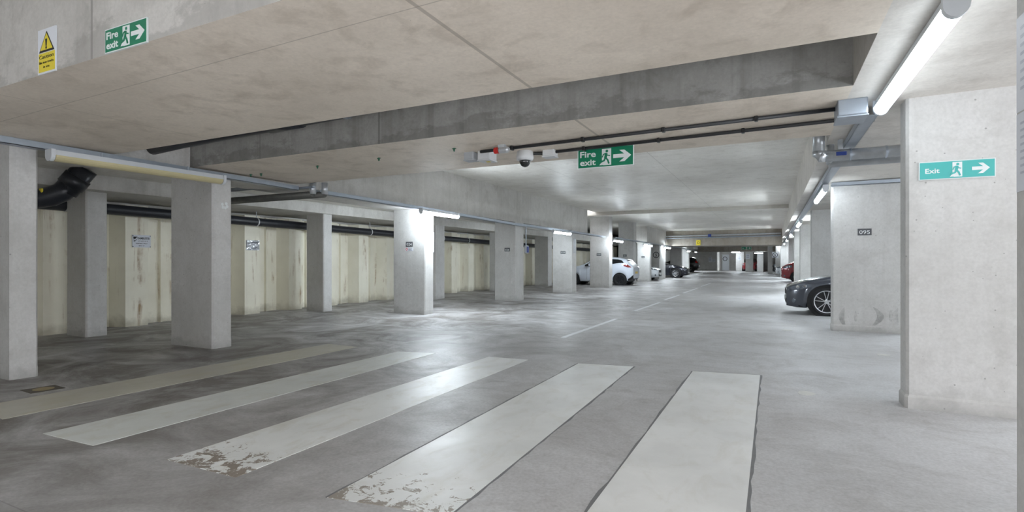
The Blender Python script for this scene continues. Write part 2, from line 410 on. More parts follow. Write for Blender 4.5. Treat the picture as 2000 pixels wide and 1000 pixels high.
# ------------------------------------------------------------------ columns
def column_bm(x0, x1, y0, y1, ztop, ch=.025, plinth=True):
    bm = nb()
    def ring(e, z):
        X0, X1, Y0, Y1 = x0-e, x1+e, y0-e, y1+e
        return [bm.verts.new((x, y, z)) for x, y in ((X0+ch,Y0),(X1-ch,Y0),(X1,Y0+ch),(X1,Y1-ch),(X1-ch,Y1),(X0+ch,Y1),(X0,Y1-ch),(X0,Y0+ch))]
    e_ = .012 if x0 > .5 else .003
    prof = [(e_, 0), (e_, .115), (0, .14), (0, ztop)] if plinth else [(0, 0), (0, ztop)]
    rs = [ring(e, z) for e, z in prof]
    for A, D in zip(rs, rs[1:]):
        for k in range(8): bm.faces.new((A[k], A[(k+1)%8], D[(k+1)%8], D[k]))
    bm.faces.new(rs[0]); bm.faces.new(rs[-1]); return bm
def column(x0, x1, y0, y1, ztop, label, group, **kw):
    return struct('concrete_column', column_bm(x0, x1, y0, y1, ztop, **kw), M['column'], label, 'column', group)
GL, GB, GR = 'columns along the left of the aisle', 'columns at the back of the left bays', 'columns along the right of the aisle'
COLS = {}
def col_px(key, xl, xc, xr, yb, ztop, label, group, x0=None):
    p = on_z(xc, yb); X1, Y0 = p.x, p.y
    X0 = on_y(xl, yb, Y0).x if x0 is None else x0
    Y1 = on_x(xr, yb, X1).y
    COLS[key] = (X0, X1, Y0, Y1)
    return column(X0, X1, Y0, Y1, ztop, label, group)
col_px('L1', 0, 20, 75, 743, zl(3.3), 'speckled pale concrete column cut by the picture edge, beside the yellowed unlit lamp', GL, x0=-9.45)
col_px('L2', 333, 415, 453, 682, zl(6), 'concrete column with a dark shaded side and white blobs near its top', GL)
col_px('L3', 768, 830, 847, 615, zl(12), 'bright concrete column bearing the number 024', GL)
col_px('L4', 966, 1007, 1023, 588, zl(18), 'grey concrete column with number 026 and a switch box on its edge', GL)
col_px('L5', 1079, 1117, 1126, 572, zl(23), 'concrete column with number 028 just before the white hatchback', GL)
p6 = on_z(1190, 562)
COLS['L6'] = (on_y(1152, 562, p6.y).x, p6.x, p6.y, p6.y+.62)
column(*COLS['L6'], 3.88, 'tall concrete column rising to the high ceiling in front of the white hatchback', GL)
COLS['L7'] = (-8.75, -7.76, 33.05, 33.75); column(*COLS['L7'], 3.88, 'concrete column directly behind the rear of the white hatchback', GL)
COLS['L8'] = (-8.6, -7.72, 37.6, 38.2); column(*COLS['L8'], 2.73, 'pale concrete column between white hatchback and silver car', GL)
COLS['L9'] = (-8.7, -7.78, 41.5, 44.1); column(*COLS['L9'], 2.73, 'concrete wall end with round number 5 sign, brightly lit on its aisle side', GL)
COLS['L10'] = (-8.9, -7.85, 53.0, 53.6); column(*COLS['L10'], 2.73, 'pale distant column just beyond the navy car', GL)
COLS['L11'] = (-8.7, -7.8, 57.6, 58.3); column(*COLS['L11'], 2.73, 'distant column in shade just before the black car', GL)
col_px('B1', 130, 168, 210, 659, 2.85, 'shaded brown-grey concrete column under the black drain elbow', GB)
col_px('B2', 598, 632, 649, 609, 2.85, 'concrete column between the two stretches of sheet pile right of the crumpled notice', GB)
COLS['B3'] = (-12.4, -11.55, 16.9, 17.5); column(*COLS['B3'], 2.85, 'narrow concrete column seen just past the 024 column', GB)
COLS['B4'] = (-12.4, -11.55, 22.7, 23.3); column(*COLS['B4'], 2.85, 'back column glimpsed between the 026 and 028 columns', GB)
COLS['B5'] = (-12.4, -11.55, 28.2, 28.8); column(*COLS['B5'], 2.85, 'back column glimpsed above the white hatchback bonnet', GB)
COLS['B6'] = (-12.4, -11.55, 47.5, 62); column(*COLS['B6'], 2.85, 'grey dividing wall behind the navy car', GB)
COLS['R1'] = (1.22, 2.3, 6.58, 6.87); column(*COLS['R1'], zs(1.7)+.02, 'broad pale concrete column bearing the hazed Exit sign', GR)
COLS['R0'] = (1.17, 2.3, 3.2, 3.74); column(*COLS['R0'], zs(1.7)+.02, 'pale concrete column at the right picture edge with pasted notices', GR)
COLS['R2'] = (1.145, 2.5, 13.1, 13.42); column(*COLS['R2'], zs(1.7)+.02, 'broad concrete column with number 095 and tyre scuffs near the floor', GR)
COLS['R3'] = (1.15, 2.5, 19.95, 20.3); column(*COLS['R3'], zs(1.7)+.02, 'shaded concrete column behind the graphite car bonnet', GR)
COLS['R4'] = (1.15, 2.5, 27.8, 28.2); column(*COLS['R4'], zs(1.7)+.02, 'lit concrete column beyond the graphite car', GR)
COLS['R5'] = (1.15, 2.5, 34.8, 35.3); column(*COLS['R5'], zs(1.7)+.02, 'brightly lit column edge beside the red car', GR)
COLS['R6'] = (1.15, 2.5, 46.0, 46.5); column(*COLS['R6'], zs(1.7)+.02, 'distant column just past the red car', GR)
COLS['R7'] = (.66, 2.2, 52.6, 53.0); column(*COLS['R7'], zs(1.7)+.02, 'bright distant column between the white car and the red car', GR)
GF = 'columns at the far end of the aisle'
for x0, x1, y0, y1, lab in ((-4.45, -3.4, 78.5, 79.2, 'far column left of the distant red car, with notices'), (-3.05, -2.15, 73.7, 74.4, 'far pale column with blue-white notices, right of the distant red car'),
        (-1.65, -.95, 71.2, 72.2, 'far column second to the right of the distant red car'), (-.45, .05, 65.2, 66.0, 'far bright column under the row of right lamps'),
        (.3, 1.3, 58.5, 59.2, 'far column with a round number sign behind the small white car')):
    column(x0, x1, y0, y1, 2.78 if y0 > 66 else 3.1, lab, GF)
struct('wall_end_recess', B(-6.9, -6.6, 79, 84, 0, 2.78), M['beam'])
o = struct('door_1', B(-6.45, -5.55, 82.0, 82.08, .01, 2.3), M['door'], 'white door at the far end of the aisle', 'door')
struct('wall_end_panel', B(-6.6, -3.2, 82.08, 84, 0, 2.78), M['beam'])

# ------------------------------------------------------------------ floor markings
GS = 'zebra crossing stripes on the floor'
def quad_slab(bm, p, z0, z1): return hexa(bm, [(x, y, z0) for x, y in p] + [(x, y, z1) for x, y in p])
stripes = (
 ('paint_a', ((-7.28,2.42),(-6.5,2.35),(-6.42,7.01),(-7.12,7.03)), 'yellowed crossing stripe, farthest left of the five'),
 ('paint_b', ((-5.65,2.31),(-4.92,2.34),(-4.86,7.1),(-5.5,6.95)), 'grey-white crossing stripe, second from the left'),
 ('paint_c', ((-4.08,2.42),(-3.32,2.43),(-3.29,7.24),(-3.94,7.2)), 'middle crossing stripe with flaking paint at its near end'),
 ('paint_d', ((-2.52,2.48),(-1.70,2.62),(-1.75,7.44),(-2.52,7.31)), 'crossing stripe with a few chips near its near corner, second from the right'),
 ('paint_e', ((-.99,2.5),(-.14,2.6),(-.14,7.61),(-.96,7.48)), 'clean pale crossing stripe, rightmost of the five'))
for i, (m, q, lab) in enumerate(stripes):
    o = obj('crossing_stripe', quad_slab(nb(), q, 0, .003), M[m]); tag(o, lab, 'road marking', GS)
    if i >= 3:
        (x0,y0),(x1,y1),(x2,y2),(x3,y3) = q
        bm = nb(); w = .027
        def edge(xa, ya, xb, yb, sgn):
            N = 30; ws = [w*(.35+.75*random.random()) for _ in range(N+1)]
            P = [(xa+(xb-xa)*k/N, ya+(yb-ya)*k/N) for k in range(N+1)]
            for k in range(N): quad_slab(bm, [P[k], (P[k][0]+sgn*ws[k], P[k][1]), (P[k+1][0]+sgn*ws[k+1], P[k+1][1]), P[k+1]], 0, .002)
        edge(x1, y1, x2, y2, 1)
        edge(x0, y0, x3, y3, -1)
        quad_slab(bm, [(x3, y3), (x2, y2), (x2, y2+.02), (x3, y3+.015)], 0, .002)
        b = obj('border', bm, M['tar'], o); b.location = Vector((0,0,0)); b['label'] = 'dark blacked-out edge of the stripe'
        b.matrix_parent_inverse = Matrix.Identity(4)
        # parent is a mesh whose own origin is its centre: shift child geometry accordingly
GD = 'dashes of the worn aisle centre line'
for i, (a, b, lab) in enumerate(((9.6,13.3,'nearest worn white centre line dash, just past the crossing'), (15.6,19.1,'second centre line dash from the crossing'), (20.4,23.6,'third centre line dash from the crossing'),
                   (25.0,29.6,'fourth centre line dash from the crossing'), (31.6,36.6,'fifth and faintest centre line dash, near the far beam'))):
    o = obj('centre_line_dash', quad_slab(nb(), ((-3.68,a),(-3.58,a),(-3.52,b),(-3.62,b)), 0, .003), M['line']); tag(o, lab, 'road marking', GD)
def blob(bm, cx, cy, rx, ry, z, n=18, j=.25):
    p = []
    for k in range(n):
        t = 2*PI*k/n; s = 1 + (random.random()-.5)*j; p.append((cx+rx*s*math.cos(t), cy+ry*s*math.sin(t)))
    a = [bm.verts.new((x, y, z)) for x, y in p]; b = [bm.verts.new((x, y, 0)) for x, y in p]
    bm.faces.new(a); bm.faces.new(b[::-1])
    for k in range(n): bm.faces.new((a[k], b[k], b[(k+1)%n], a[(k+1)%n]))
    return bm
p = on_z(85, 760)
t = thing('floor_cover', 'small square floor cover with an ochre disc beside the speckled left column', 'floor cover', (p.x, p.y, 0))
obj('surround', quad_slab(nb(), ((p.x-.17,p.y-.15),(p.x+.13,p.y-.17),(p.x+.17,p.y+.14),(p.x-.13,p.y+.16)), 0, .003), M['darkpatch'], t)
obj('disc', blob(nb(), p.x, p.y, .1, .1, .005, j=.05), M['ochre'], t)
for (px, py), r, lab in (((1725,693), .09, 'pale round floor patch beside the Exit sign column'), ((1575,768), .085, 'pale floor patch right of the rightmost crossing stripe'), ((1538,645), .09, 'pale floor patch before the graphite car')):
    p = on_z(px, py); tag(obj('floor_patch', blob(nb(), p.x, p.y, r, r*1.2, .003), M['spot']), lab, 'floor patch', 'pale patches on the floor')

# ------------------------------------------------------------------ lamps and trays
GLAMP = 'lit tube lamps over the aisle edges'
def lamp(a, b, lit, label, w=.10, group=GLAMP, hang=0):
    a, b = Vector(a), Vector(b); d = (b-a).normalized(); L = (b-a).length; side, up = frame_of(d)
    if up.z < 0: side, up = -side, -up
    c = (a+b)/2
    t = thing('tube_lamp', label, 'lamp', c, 0, group)
    def sect(prof, s0, s1, m, nm):
        bm = nb(); rings = []
        for s in (s0, s1): rings.append([bm.verts.new(a + d*s + side*x + up*z) for x, z in prof])
        n = len(prof)
        for k in range(n): bm.faces.new((rings[0][k], rings[0][(k+1)%n], rings[1][(k+1)%n], rings[1][k]))
        bm.faces.new(rings[0]); bm.faces.new(rings[1][::-1]); return obj(nm, bm, m, t)
    h = w/2
    sect([(-h,.02),(h,.02),(h*.8,.085),(-h*.8,.085)], 0, L, M['lamp_housing'], 'housing')
    half = [(h*1.02*math.cos(q), -.075*math.sin(q)+.019) for q in [PI*k/9 for k in range(10)]]
    sect(half, .045, L-.045, M[lit] if lit else M['diffuser_off'], 'diffuser')
    for s in (-.006, L-.039): sect([(x*1.06, z-.004) for x, z in half]+[(-h*1.06,.09),(h*1.06,.09)], s, s+.045, M['lamp_housing'], 'end_cap')
    if hang:
        for s in (.25*L, .75*L): obj('hanger', T([a+d*s+up*.08, a+d*s+up*(.08+hang)], .012, 8), M['galv'], t)
    return t
lamp((-8.12,3.38,2.80), (-8.12,5.72,2.80), False, 'long unlit lamp with yellowed diffuser above the left columns', .15, 'unlit lamp', hang=.07)
for y0, y1, x, z, lab in ((11.35,13.2,-8.24,2.77,'lit tube lamp glowing at the top of the 024 column'), (20.1,22.2,-8.02,2.66,'lit tube lamp at the top of the 028 column'),
        (27.6,29.6,-7.60,2.54,'lit tube lamp beside the tall column before the white hatchback'), (35,37.8,-7.60,2.50,'lit tube lamp above the white hatchback tail'),
        (42.4,45.3,-7.60,2.50,'lit tube lamp by the number 5 wall end on the left'), (54.8,56.8,-7.60,2.40,'small lit tube lamp beyond the navy car')):
    lamp((x,y0,z), (x,y1,z), 'tube_hot' if y0 < 12 else 'tube_soft' if y0 < 25 or 34 < y0 < 36 else 'tube_mid', lab, hang=.02)
lamp((1.0,4.05,3.03), (.985,6.45,3.02), 'tube_old', 'largest lit tube lamp, overhead beside the Exit sign column', .125, hang=.02)
for y0, y1, lab in ((12.1,14.6,'lit tube lamp above the 095 column'), (22.2,24.8,'lit tube lamp on the right tray, second beyond the 095 column'), (31.8,34.2,'lit tube lamp on the right tray above the red car'),
        (41,43.4,'small lit tube lamp on the right tray just past the red car'), (49.5,51.9,'small lit tube lamp above the small white car'), (58,60.4,'tiny lit tube lamp, farthest on the right tray')):
    lamp((.95,y0,2.90), (.95,y1,2.90), 'tube_low' if y0 < 13 else 'tube_soft' if 30 < y0 < 35 else 'tube_mid', lab, hang=.02)
lamp((-4.9,76.2,2.55), (-3.9,77.4,2.55), 'tube_mid', 'tiny lit lamp near the far white door', hang=.18)
lamp((-9.2,73.5,2.6), (-9.2,75.4,2.6), 'tube_hot', 'added tiny lamp over the black car, brightening the far left', hang=.06)  # added to brighten the dark end wall at the far left
lamp((-1.9,68.5,2.33), (-1.0,69.4,2.33), 'tube_mid', 'tiny lit lamp under the farthest beam', hang=.06)
# unseen bay lamps added to brighten the left side; then rows behind the viewpoint
lamp((4.6,7.3,3.08), (4.6,9.5,3.08), 'tube_mid', 'added unseen tube lamp over the bay behind the Exit sign column', hang=.02)
for y0, lab in ((14.3, 'added unseen tube lamp over the graphite car'), (22.3, 'added unseen tube lamp over the bay past the graphite car')):
    lamp((4.6,y0,3.08), (4.6,y0+2.2,3.08), 'tube', lab, hang=.02)
lamp((-8.2,-2.0,2.8), (-8.2,.2,2.8), 'tube_old', 'lit tube lamp behind the viewpoint on the left row', .125, hang=.07)
lamp((-3.2,-2.0,3.9), (-3.2,.2,3.9), 'tube_old', 'lit tube lamp behind the viewpoint over the aisle', .125, hang=.06)

def tray(name, pts, w, h, label, cat='cable tray', lip=True):
    """open channel: base and two upstands, following pts"""
    bm = nb()
    pts = [Vector(p) for p in pts]
    for a, b in zip(pts, pts[1:]):
        d = (b-a).normalized(); r = d.cross(Vector((0,0,1))).normalized()
        for (x0, x1, z0, z1) in ((-w/2, w/2, 0, .008), (-w/2, -w/2+.008, 0, h), (w/2-.008, w/2, 0, h)):
            q = [a+r*x0, a+r*x1, b+r*x1, b+r*x0]
            hexa(bm, [(v.x,v.y,v.z+z0) for v in q] + [(v.x,v.y,v.z+z1) for v in q])
    return tag(obj(name, bm, M['galv']), label, cat)
TL = [(-8.38,-13.9,2.92),(-8.38,3,2.915),(-8.38,6.1,2.885),(-8.38,7.45,2.865)]
tray('cable_tray', TL, .13, .085, 'grey steel cable tray along the left columns, above the unlit lamp')
tray('cable_tray', [(-8.38,8.0,2.86),(-8.38,11.6,2.835),(-8.38,17,2.76),(-8.14,22.4,2.74),(-8.14,27.9,2.71)], .13, .085, 'grey steel cable tray along the beam, passing above the 024 lamp')
tray('cable_tray', [(-7.62,28.0,2.67),(-7.60,45,2.61),(-7.60,61,2.52)], .12, .07, 'grey steel cable tray continuing over the far left lamps')
tray('cable_tray', [(.94,6.7,3.03),(.95,30,3.01),(.95,61,3.0)], .13, .08, 'grey steel cable tray along the right row of lamps')
tray('cable_tray', [(1.12,12.98,3.05),(2.6,12.98,3.06)], .1, .075, 'short grey steel tray across the top of the 095 column')

# ------------------------------------------------------------------ services on the camera beam
def z_at(x): return zs(x)
def conduit(y, x0, x1, label, dz=.028, r=.022, tail=None):
    t = thing('conduit', label, 'conduit', ((x0+x1)/2, y, z_at((x0+x1)/2)-dz), 0, 'black conduits under the beam')
    pts = [(x0, y, z_at(x0)-dz), (x1, y, z_at(x1)-dz)] + (tail or [])
    obj('tube', T(pts, r, 10), M['conduit'], t, smooth=True)
    x = x0 + .5
    while x < x1-.2:
        z = z_at(x)-dz
        obj('clip', bevel(box(nb(), x-.02, x+.02, y-.035, y+.035, z-.03, z+dz), .006, 1), M['black_plastic'], t); x += 1.02
    return t
conduit(6.55, -3.72, .62, 'upper black conduit running from the grey boxes to the steel box')
conduit(7.08, -2.86, .80, 'lower black conduit running from the dome camera past the fire exit sign', tail=[(.9,7.08,z_at(.9)-.07),(1.02,7.05,z_at(1)-.07)])
def junction(x0, x1, y0, y1, h, m, label, lid=True):
    z = z_at(x1)+.004
    t = thing('junction_box', label, 'junction box', ((x0+x1)/2, (y0+y1)/2, z-h))
    obj('body', BB(x0, x1, y0, y1, z-h, z, .012), m, t)
    if lid: obj('lid', BB(x0-.006, x1+.006, y0-.006, y1+.006, z-h-.018, z-h, .005), m, t)
    return t
junction(-4.02, -3.86, 6.58, 6.74, .11, M['grey_plastic'], 'grey junction box at the left end of the upper conduit')
junction(-3.80, -3.60, 6.60, 6.82, .13, M['white_plastic'], 'pale junction box with a small yellow label next to the conduit end')
o = bpy.data.objects['junction_box.001']
obj('sticker', B(-3.72, -3.66, 6.7, 6.76, zs(-3.6)-.147, zs(-3.6)-.143), M['yellow'], o)
junction(-2.96, -2.78, 7.0, 7.16, .09, M['white_plastic'], 'small white junction box right of the dome camera')
junction(.60, .86, 6.30, 6.66, .17, M['galv'], 'galvanised steel junction box beside the largest lamp')
# detector
x, y = -3.36, 6.42; z = zs(x)-.09
t = thing('beacon', 'small silver and red beacon clipped above the upper conduit', 'beacon', (x, y, z))
obj('body', lathe(nb(), [(.03,-.0),(.045,.02),(.045,.13),(.03,.16)], (x, y, z+.02), (1,0,0), 16), M['foil'], t, smooth=False)
obj('cap', lathe(nb(), [(.03,-.07),(.044,-.06),(.044,0)], (x, y, z+.02), (1,0,0), 16), M['red'], t)
obj('mount', B(x, x+.1, y-.03, y+.03, z+.05, zs(x)+.003), M['grey_plastic'], t)
# dome camera
x, y = -3.2, 6.93; z = zs(x)
t = thing('dome_camera', 'white dome security camera with a smoked globe under the beam', 'camera', (x, y, z-.24))
obj('housing', lathe(nb(), [(.10,.002),(.115,-.01),(.12,-.06),(.125,-.075),(.125,-.105),(.112,-.135),(.085,-.142)], (x, y, z), n=28), M['white_plastic'], t, smooth=True)
obj('globe', lathe(nb(), [(.083,-.14)] + [(.083*math.cos(q), -.14-.095*math.sin(q)) for q in [PI/2*k/8 for k in range(1, 9)]], (x, y, z), n=28), M['glass'], t, smooth=True)
obj('cable_gland', T([(x+.11,y+.05,z-.035),(x+.27,y+.12,z-.035)], .024, 10), M['black_plastic'], t)
for px, py in ((490,337),(510,336),(620,323),(740,310),(887,294)):
    p = on_z(px, py, 3.03); z = zs(p.x)
    bm = nb(); lathe(bm, [(.014,.002),(.014,-.03),(.006,-.05)], (p.x, p.y, z), n=8); box(bm, p.x-.03, p.x+.03, p.y-.008, p.y+.008, z-.012, z-.004)
    lab = {490:'green plug left in the soffit, leftmost of the five', 510:'green plug just right of the leftmost plug', 620:'green plug in the soffit above the crumpled foil pipes',
           740:'green plug in the soffit between foil pipes and dome camera', 887:'green plug beside the grey junction box'}[px]
    tag(obj('ceiling_plug', bm, M['green_plug']), lab, 'ceiling plug', 'green plugs in the soffit')

# ------------------------------------------------------------------ pipes
def strap_ring(c, d, r, t, w=.03): return obj('strap', lathe(nb(), [(r+.004,-w/2),(r+.010,-w/2),(r+.010,w/2),(r+.004,w/2)], c, d, 20), M['white_plastic'], t)
pts = [(-12.79,-2,2.66),(-12.79,4,2.62),(-12.79,9,2.565),(-12.79,16,2.475),(-12.79,24,2.385),(-12.79,46,2.26)]
t = thing('drain_pipe', 'long black drain pipe running along the cream sheet pile wall', 'pipe', (-12.79, 12, 2.4))
obj('tube', T(pts, .115, 18), M['pipe'], t, smooth=True)
def zp(y):
    for (x0,a,z0),(x1,b,z1) in zip(pts, pts[1:]):
        if a <= y <= b: return z0+(z1-z0)*(y-a)/(b-a)
for y in (5.6, 10.0, 14.6, 19.2, 21.3, 24.5): strap_ring((-12.79, y, zp(y)), (0,1,-.012), .115, t)
for y in (5.6, 10.0, 14.6, 19.2, 21.3, 24.5): obj('hanger', T([(-12.79,y,zp(y)+.11),(-12.79,y,2.85)], .008, 6), M['galv'], t)
t = thing('drain_elbow', 'black drain elbow dropping from the soffit near the left edge', 'pipe', (-11.2, 4.8, 2.6))
obj('stack', T([(-11.0,5.12,3.14),(-11.13,4.98,2.86),(-11.2,4.9,2.72)], .185, 20), M['pipe'], t, smooth=True)
obj('collar', T([(-11.07,5.04,2.98),(-11.15,4.95,2.81)], .205, 20), M['pipe'], t, smooth=True)
obj('bend', T([(-11.14,4.95,2.82),(-11.2,4.86,2.70),(-11.3,4.74,2.61),(-11.55,4.55,2.55),(-12.0,4.3,2.53),(-12.6,4.0,2.56)], .17, 20), M['pipe'], t, smooth=True)
obj('sticker', B(-11.32,-11.24,4.575,4.60,2.66,2.73), M['yellow'], t)
t = thing('recess_pipe', 'black pipe tucked in the slot between the two low beams', 'pipe', (-5, 4.8, 3.2))
obj('tube', T([(-8.44,4.80,3.20),(-7.7,4.80,3.235),(-5.2,4.82,3.295),(-3.3,4.84,3.35),(.66,4.88,3.62)], .10, 16), M['pipe'], t, smooth=True)
obj('coupling', T([(-5.9,4.815,3.278),(-5.35,4.82,3.291)], .118, 16), M['pipe'], t, smooth=True)
obj('strap', lathe(nb(), [(.106,-.02),(.116,-.02),(.116,.02),(.106,.02)], (-4.6,4.826,3.312), (1,0,.03), 18), M['galv'], t)
# foil pipes, left
t = thing('pipe_pair', 'pair of lagged pipes with foil ends crossing under the left tray', 'pipe', (-9.5, 7.7, 2.8), 0)
for dx, dy in ((-.06, 0), (.09, .16)):
    x, y = -8.06+dx, 7.62+dy
    obj('foil_riser', T([(x,y,3.03),(x,y,2.80)], .062, 16), M['foil'], t, smooth=True)
    obj('pipe', T([(x+.0,y,2.80),(x-4.0,y-.12,2.78)], .06, 16), M['lag_grey'], t, smooth=True)
obj('bracket', B(-8.5,-8.0,7.5,7.56,2.90,2.94), M['galv'], t)
obj('rail', B(-10.4,-9.5,7.3,7.4,2.94,3.0), M['galv'], t)
# foil pipe, right
t = thing('foil_pipe', 'foil-wrapped pipe elbow turning right beside the largest lamp', 'pipe', (.65, 8.6, 3.0))
r = .075
obj('drop', T([(.58,8.45,3.42),(.58,8.45,2.97)], r, 18), M['foil'], t, smooth=True)
obj('elbow', T([(.58,8.45,3.0),(.58,8.45,2.96),(.60,8.45,2.935),(.66,8.45,2.93)], r*1.06, 18), M['foil'], t, smooth=True)
obj('run', T([(.6,8.45,2.93),(6.9,8.45,2.96)], r, 18), M['foil'], t, smooth=True)
for x in (.95, 1.35): obj('strap', lathe(nb(), [(r+.002,-.012),(r+.006,-.012),(r+.006,.012),(r+.002,.012)], (x,8.45,2.932), (1,0,0), 18), M['galv'], t)
pl = Plane2((.78, 8.45-r-.002, 2.935), (1,0,0), (0,0,1))
o = obj('sticker', pl.rect(nb(), 0, .12, -.02, .03, -.01, .002), M['blue'], t); o['label'] = 'small blue label on the foil'
o = obj('hanger', BB(.80, .86, 8.38, 8.44, 3.0, 3.14, .006), M['grey_plastic'], t)
t = thing('foil_pipe', 'thinner foil-wrapped pipe running just below the foil elbow', 'pipe', (1.2, 8.75, 2.9))
obj('run', T([(.72,8.72,2.86),(6.9,8.72,2.89)], .05, 16), M['foil'], t, smooth=True)
obj('riser', T([(.74,8.72,2.86),(.74,8.72,3.15)], .05, 16), M['foil'], t, smooth=True)
# far pipes on the deep beam
for y, z, r, lab in ((44.9, 3.45, .06, 'upper steel pipe along the far deep beam'), (44.88, 3.28, .05, 'lower steel pipe along the far deep beam')):
    tag(obj('steel_pipe', T([(-8.2,y,z),(.6,y,z+.08)], r, 10), M['foil' if z > 3.3 else 'galv']), lab, 'pipe', 'pipes along the far beam')
p = on_y(1386, 460, 44.7)
tag(obj('valve_box', BB(p.x-.12, p.x+.12, 44.6, 44.82, p.z-.11, p.z+.11, .02), M['blue']), 'small blue valve box on the far steel pipes', 'valve')

# ------------------------------------------------------------------ signs
def man(pl, bmw, bmg, x, y, w, h, d):
    """door leaf in white, running figure in green over it"""
    P_ = lambda a, b: (x+a*w, y+b*h)
    pl.poly(bmw, [P_(.18,.10), P_(.30,.0), P_(1.0,.0), P_(1.0,1.0), P_(.18,1.0)], 0, d)
    pl.poly(bmw, [P_(-.05,.02), P_(.5,.02), P_(.5,.16), P_(.12,.16)], 0, d*1.15)
    e = [d*1.6]
    def s(pts, t):
        for q0, q1 in zip(pts, pts[1:]):
            e[0] += .0004; pl.stroke(bmg, [P_(*q0), P_(*q1)], t*h, d*.5, e[0])
    pl.disc(bmg, x+.62*w, y+.85*h, .085*h, d*.5, e[0], 16)
    s([(.56,.70),(.50,.46)], .17); s([(.58,.70),(.66,.60),(.88,.56)], .065); s([(.52,.72),(.32,.66),(.22,.50)], .065)
    s([(.52,.46),(.70,.30),(.80,.10)], .10); s([(.50,.46),(.38,.28),(.10,.22)], .10)
def arrow(pl, bm, x, y, w, h, d):
    P_ = lambda a, b: (x+a*w, y+b*h)
    pl.poly(bm, [P_(0,.34),P_(.62,.34),P_(.34,0),P_(.62,0),P_(1,.5),P_(.62,1),P_(.34,1),P_(.62,.66),P_(0,.66)], 0, d)
def fire_exit(o, r, w, h, label, name='fire_exit_sign', green='green', group='green exit signs', kind='fire', wires=None, u=(0,0,1)):
    pl = Plane2(o, r, u)
    t = thing(name, label, 'sign', pl.p(w/2, 0, 0), 0, group)
    obj('board', pl.rect(nb(), 0, w, 0, h, -.012, 0), M['sign_white'], t)
    b = h*.045
    obj('panel', pl.rect(nb(), b, w-b, b, h-b, -.001, .002), M[green], t)
    f = Plane2(pl.p(0, 0, .002), r, u); bw, bg = nb(), nb()
    if kind == 'fire':
        txt = nb(); f.text(txt, 'Fire', w*.05, h*.56, h*.30, w*.285, .002, .02); f.text(txt, 'exit', w*.05, h*.16, h*.30, w*.285, .002, .02)
        man(f, bw, bg, w*.41, h*.10, w*.20, h*.80, .002); ar = nb(); arrow(f, ar, w*.645, h*.22, w*.31, h*.56, .002)
    else:
        txt = nb(); f.text(txt, 'Exit', w*.085, h*.36, h*.27, w*.195, .002, .02)
        man(f, bw, bg, w*.42, h*.10, w*.155, h*.80, .002); ar = nb(); arrow(f, ar, w*.70, h*.22, w*.225, h*.56, .002)
    obj('lettering', txt, M['ink_white'], t); obj('door_symbol', bw, M['ink_white'], t); obj('running_figure', bg, M[green], t); obj('arrow', ar, M['ink_white'], t)
    if wires:
        for fx, z in wires: obj('wire', T([pl.p(w*fx, h, -.006), pl.p(w*fx, z-pl.o.z, -.006)], .004, 6), M['galv'], t)
    return t
# on the near face of the first beam (face runs from (XL,2.17) to (XR,2.33))
slope = (2.33-2.17)/(XR-XL)
def yface(x): return 2.17 + slope*(x-XL)
def at_face(px, py):
    d = ray(px, py); # intersect with that sloped face
    t = (2.17 - slope*XL) / (d[1] - slope*d[0]); return Vector((d[0]*t, d[1]*t, 1.5+d[2]*t))
rf = Vector((1, slope, 0)).normalized(); nf = Vector((slope, -1, 0)).normalized()
a, b, c = at_face(209, 107), at_face(291, 88), at_face(209, 59)
fire_exit(a + nf*.014, rf, (b-a).length, (c-a).length*.97, 'green fire exit sign fixed on the beam face beside the caution sign')
a, b, c = at_face(77, 148), at_face(112, 139), at_face(77, 62)
pl = Plane2(a + nf*.01, rf, (0,0,1)); w, h = (b-a).length, (c-a).length
t = thing('caution_sign', 'upright yellow caution sign with a warning triangle on the nearest beam face', 'sign', pl.p(w/2,0,0))
obj('board', pl.rect(nb(), 0, w, 0, h, -.008, 0), M['paper'], t)
obj('yellow_panel', pl.rect(nb(), w*.06, w*.95, h*.04, h*.46, -.001, .002), M['yellow'], t)
tri = lambda s: [(w*.5-w*.42*s, h*(.70-.22*s)+.0), (w*.5+w*.42*s, h*(.70-.22*s)), (w*.5, h*(.70+.24*s))]
f = Plane2(pl.p(0,0,0), rf, (0,0,1))
o = obj('triangle', f.poly(nb(), tri(1), 0, .002), M['black_ink'], t)
obj('triangle_fill', f.poly(nb(), tri(.8), 0, .0035), M['yellow'], t)
bm = nb(); f.poly(bm, [(w*.475,h*.60),(w*.525,h*.60),(w*.55,h*.76),(w*.45,h*.76)], 0, .005); f.disc(bm, w*.5, h*.565, w*.04, 0, .005)
obj('exclamation_mark', bm, M['black_ink'], t)
bm = nb(); g = Plane2(pl.p(0,0,.002), rf, (0,0,1))
g.text(bm, 'Caution', w*.5, h*.335, h*.085, w*.80, .002, .0, 'CENTER'); g.text(bm, 'Bin tow trucks', w*.5, h*.225, h*.055, w*.80, .002, 0, 'CENTER'); g.text(bm, 'in use', w*.5, h*.125, h*.055, w*.33, .002, 0, 'CENTER')
obj('lettering', bm, M['black_ink'], t)
# hanging fire exit sign
Y = 7.15; a, b, c = on_y(1128, 331, Y), on_y(1238, 324, Y), on_y(1127, 292, Y)
a.z += .0; w = b.x-a.x; h = c.z-a.z
fire_exit(a, (1, 0, 0), w, h, 'green fire exit sign hanging on wires under the conduits', wires=((.1, zs(a.x)), (.9, zs(b.x))))
# exit sign on the right column
Yc = COLS['R1'][2]-.002; a, b, c = on_y(1794, 353, Yc), on_y(1944, 345, Yc), on_y(1794, 318, Yc)
fire_exit((a.x, Yc-.012, a.z), (1, 0, 0), b.x-a.x, c.z-a.z, 'hazed blue-green Exit sign on the broad right column', 'exit_sign', 'teal', kind='exit')
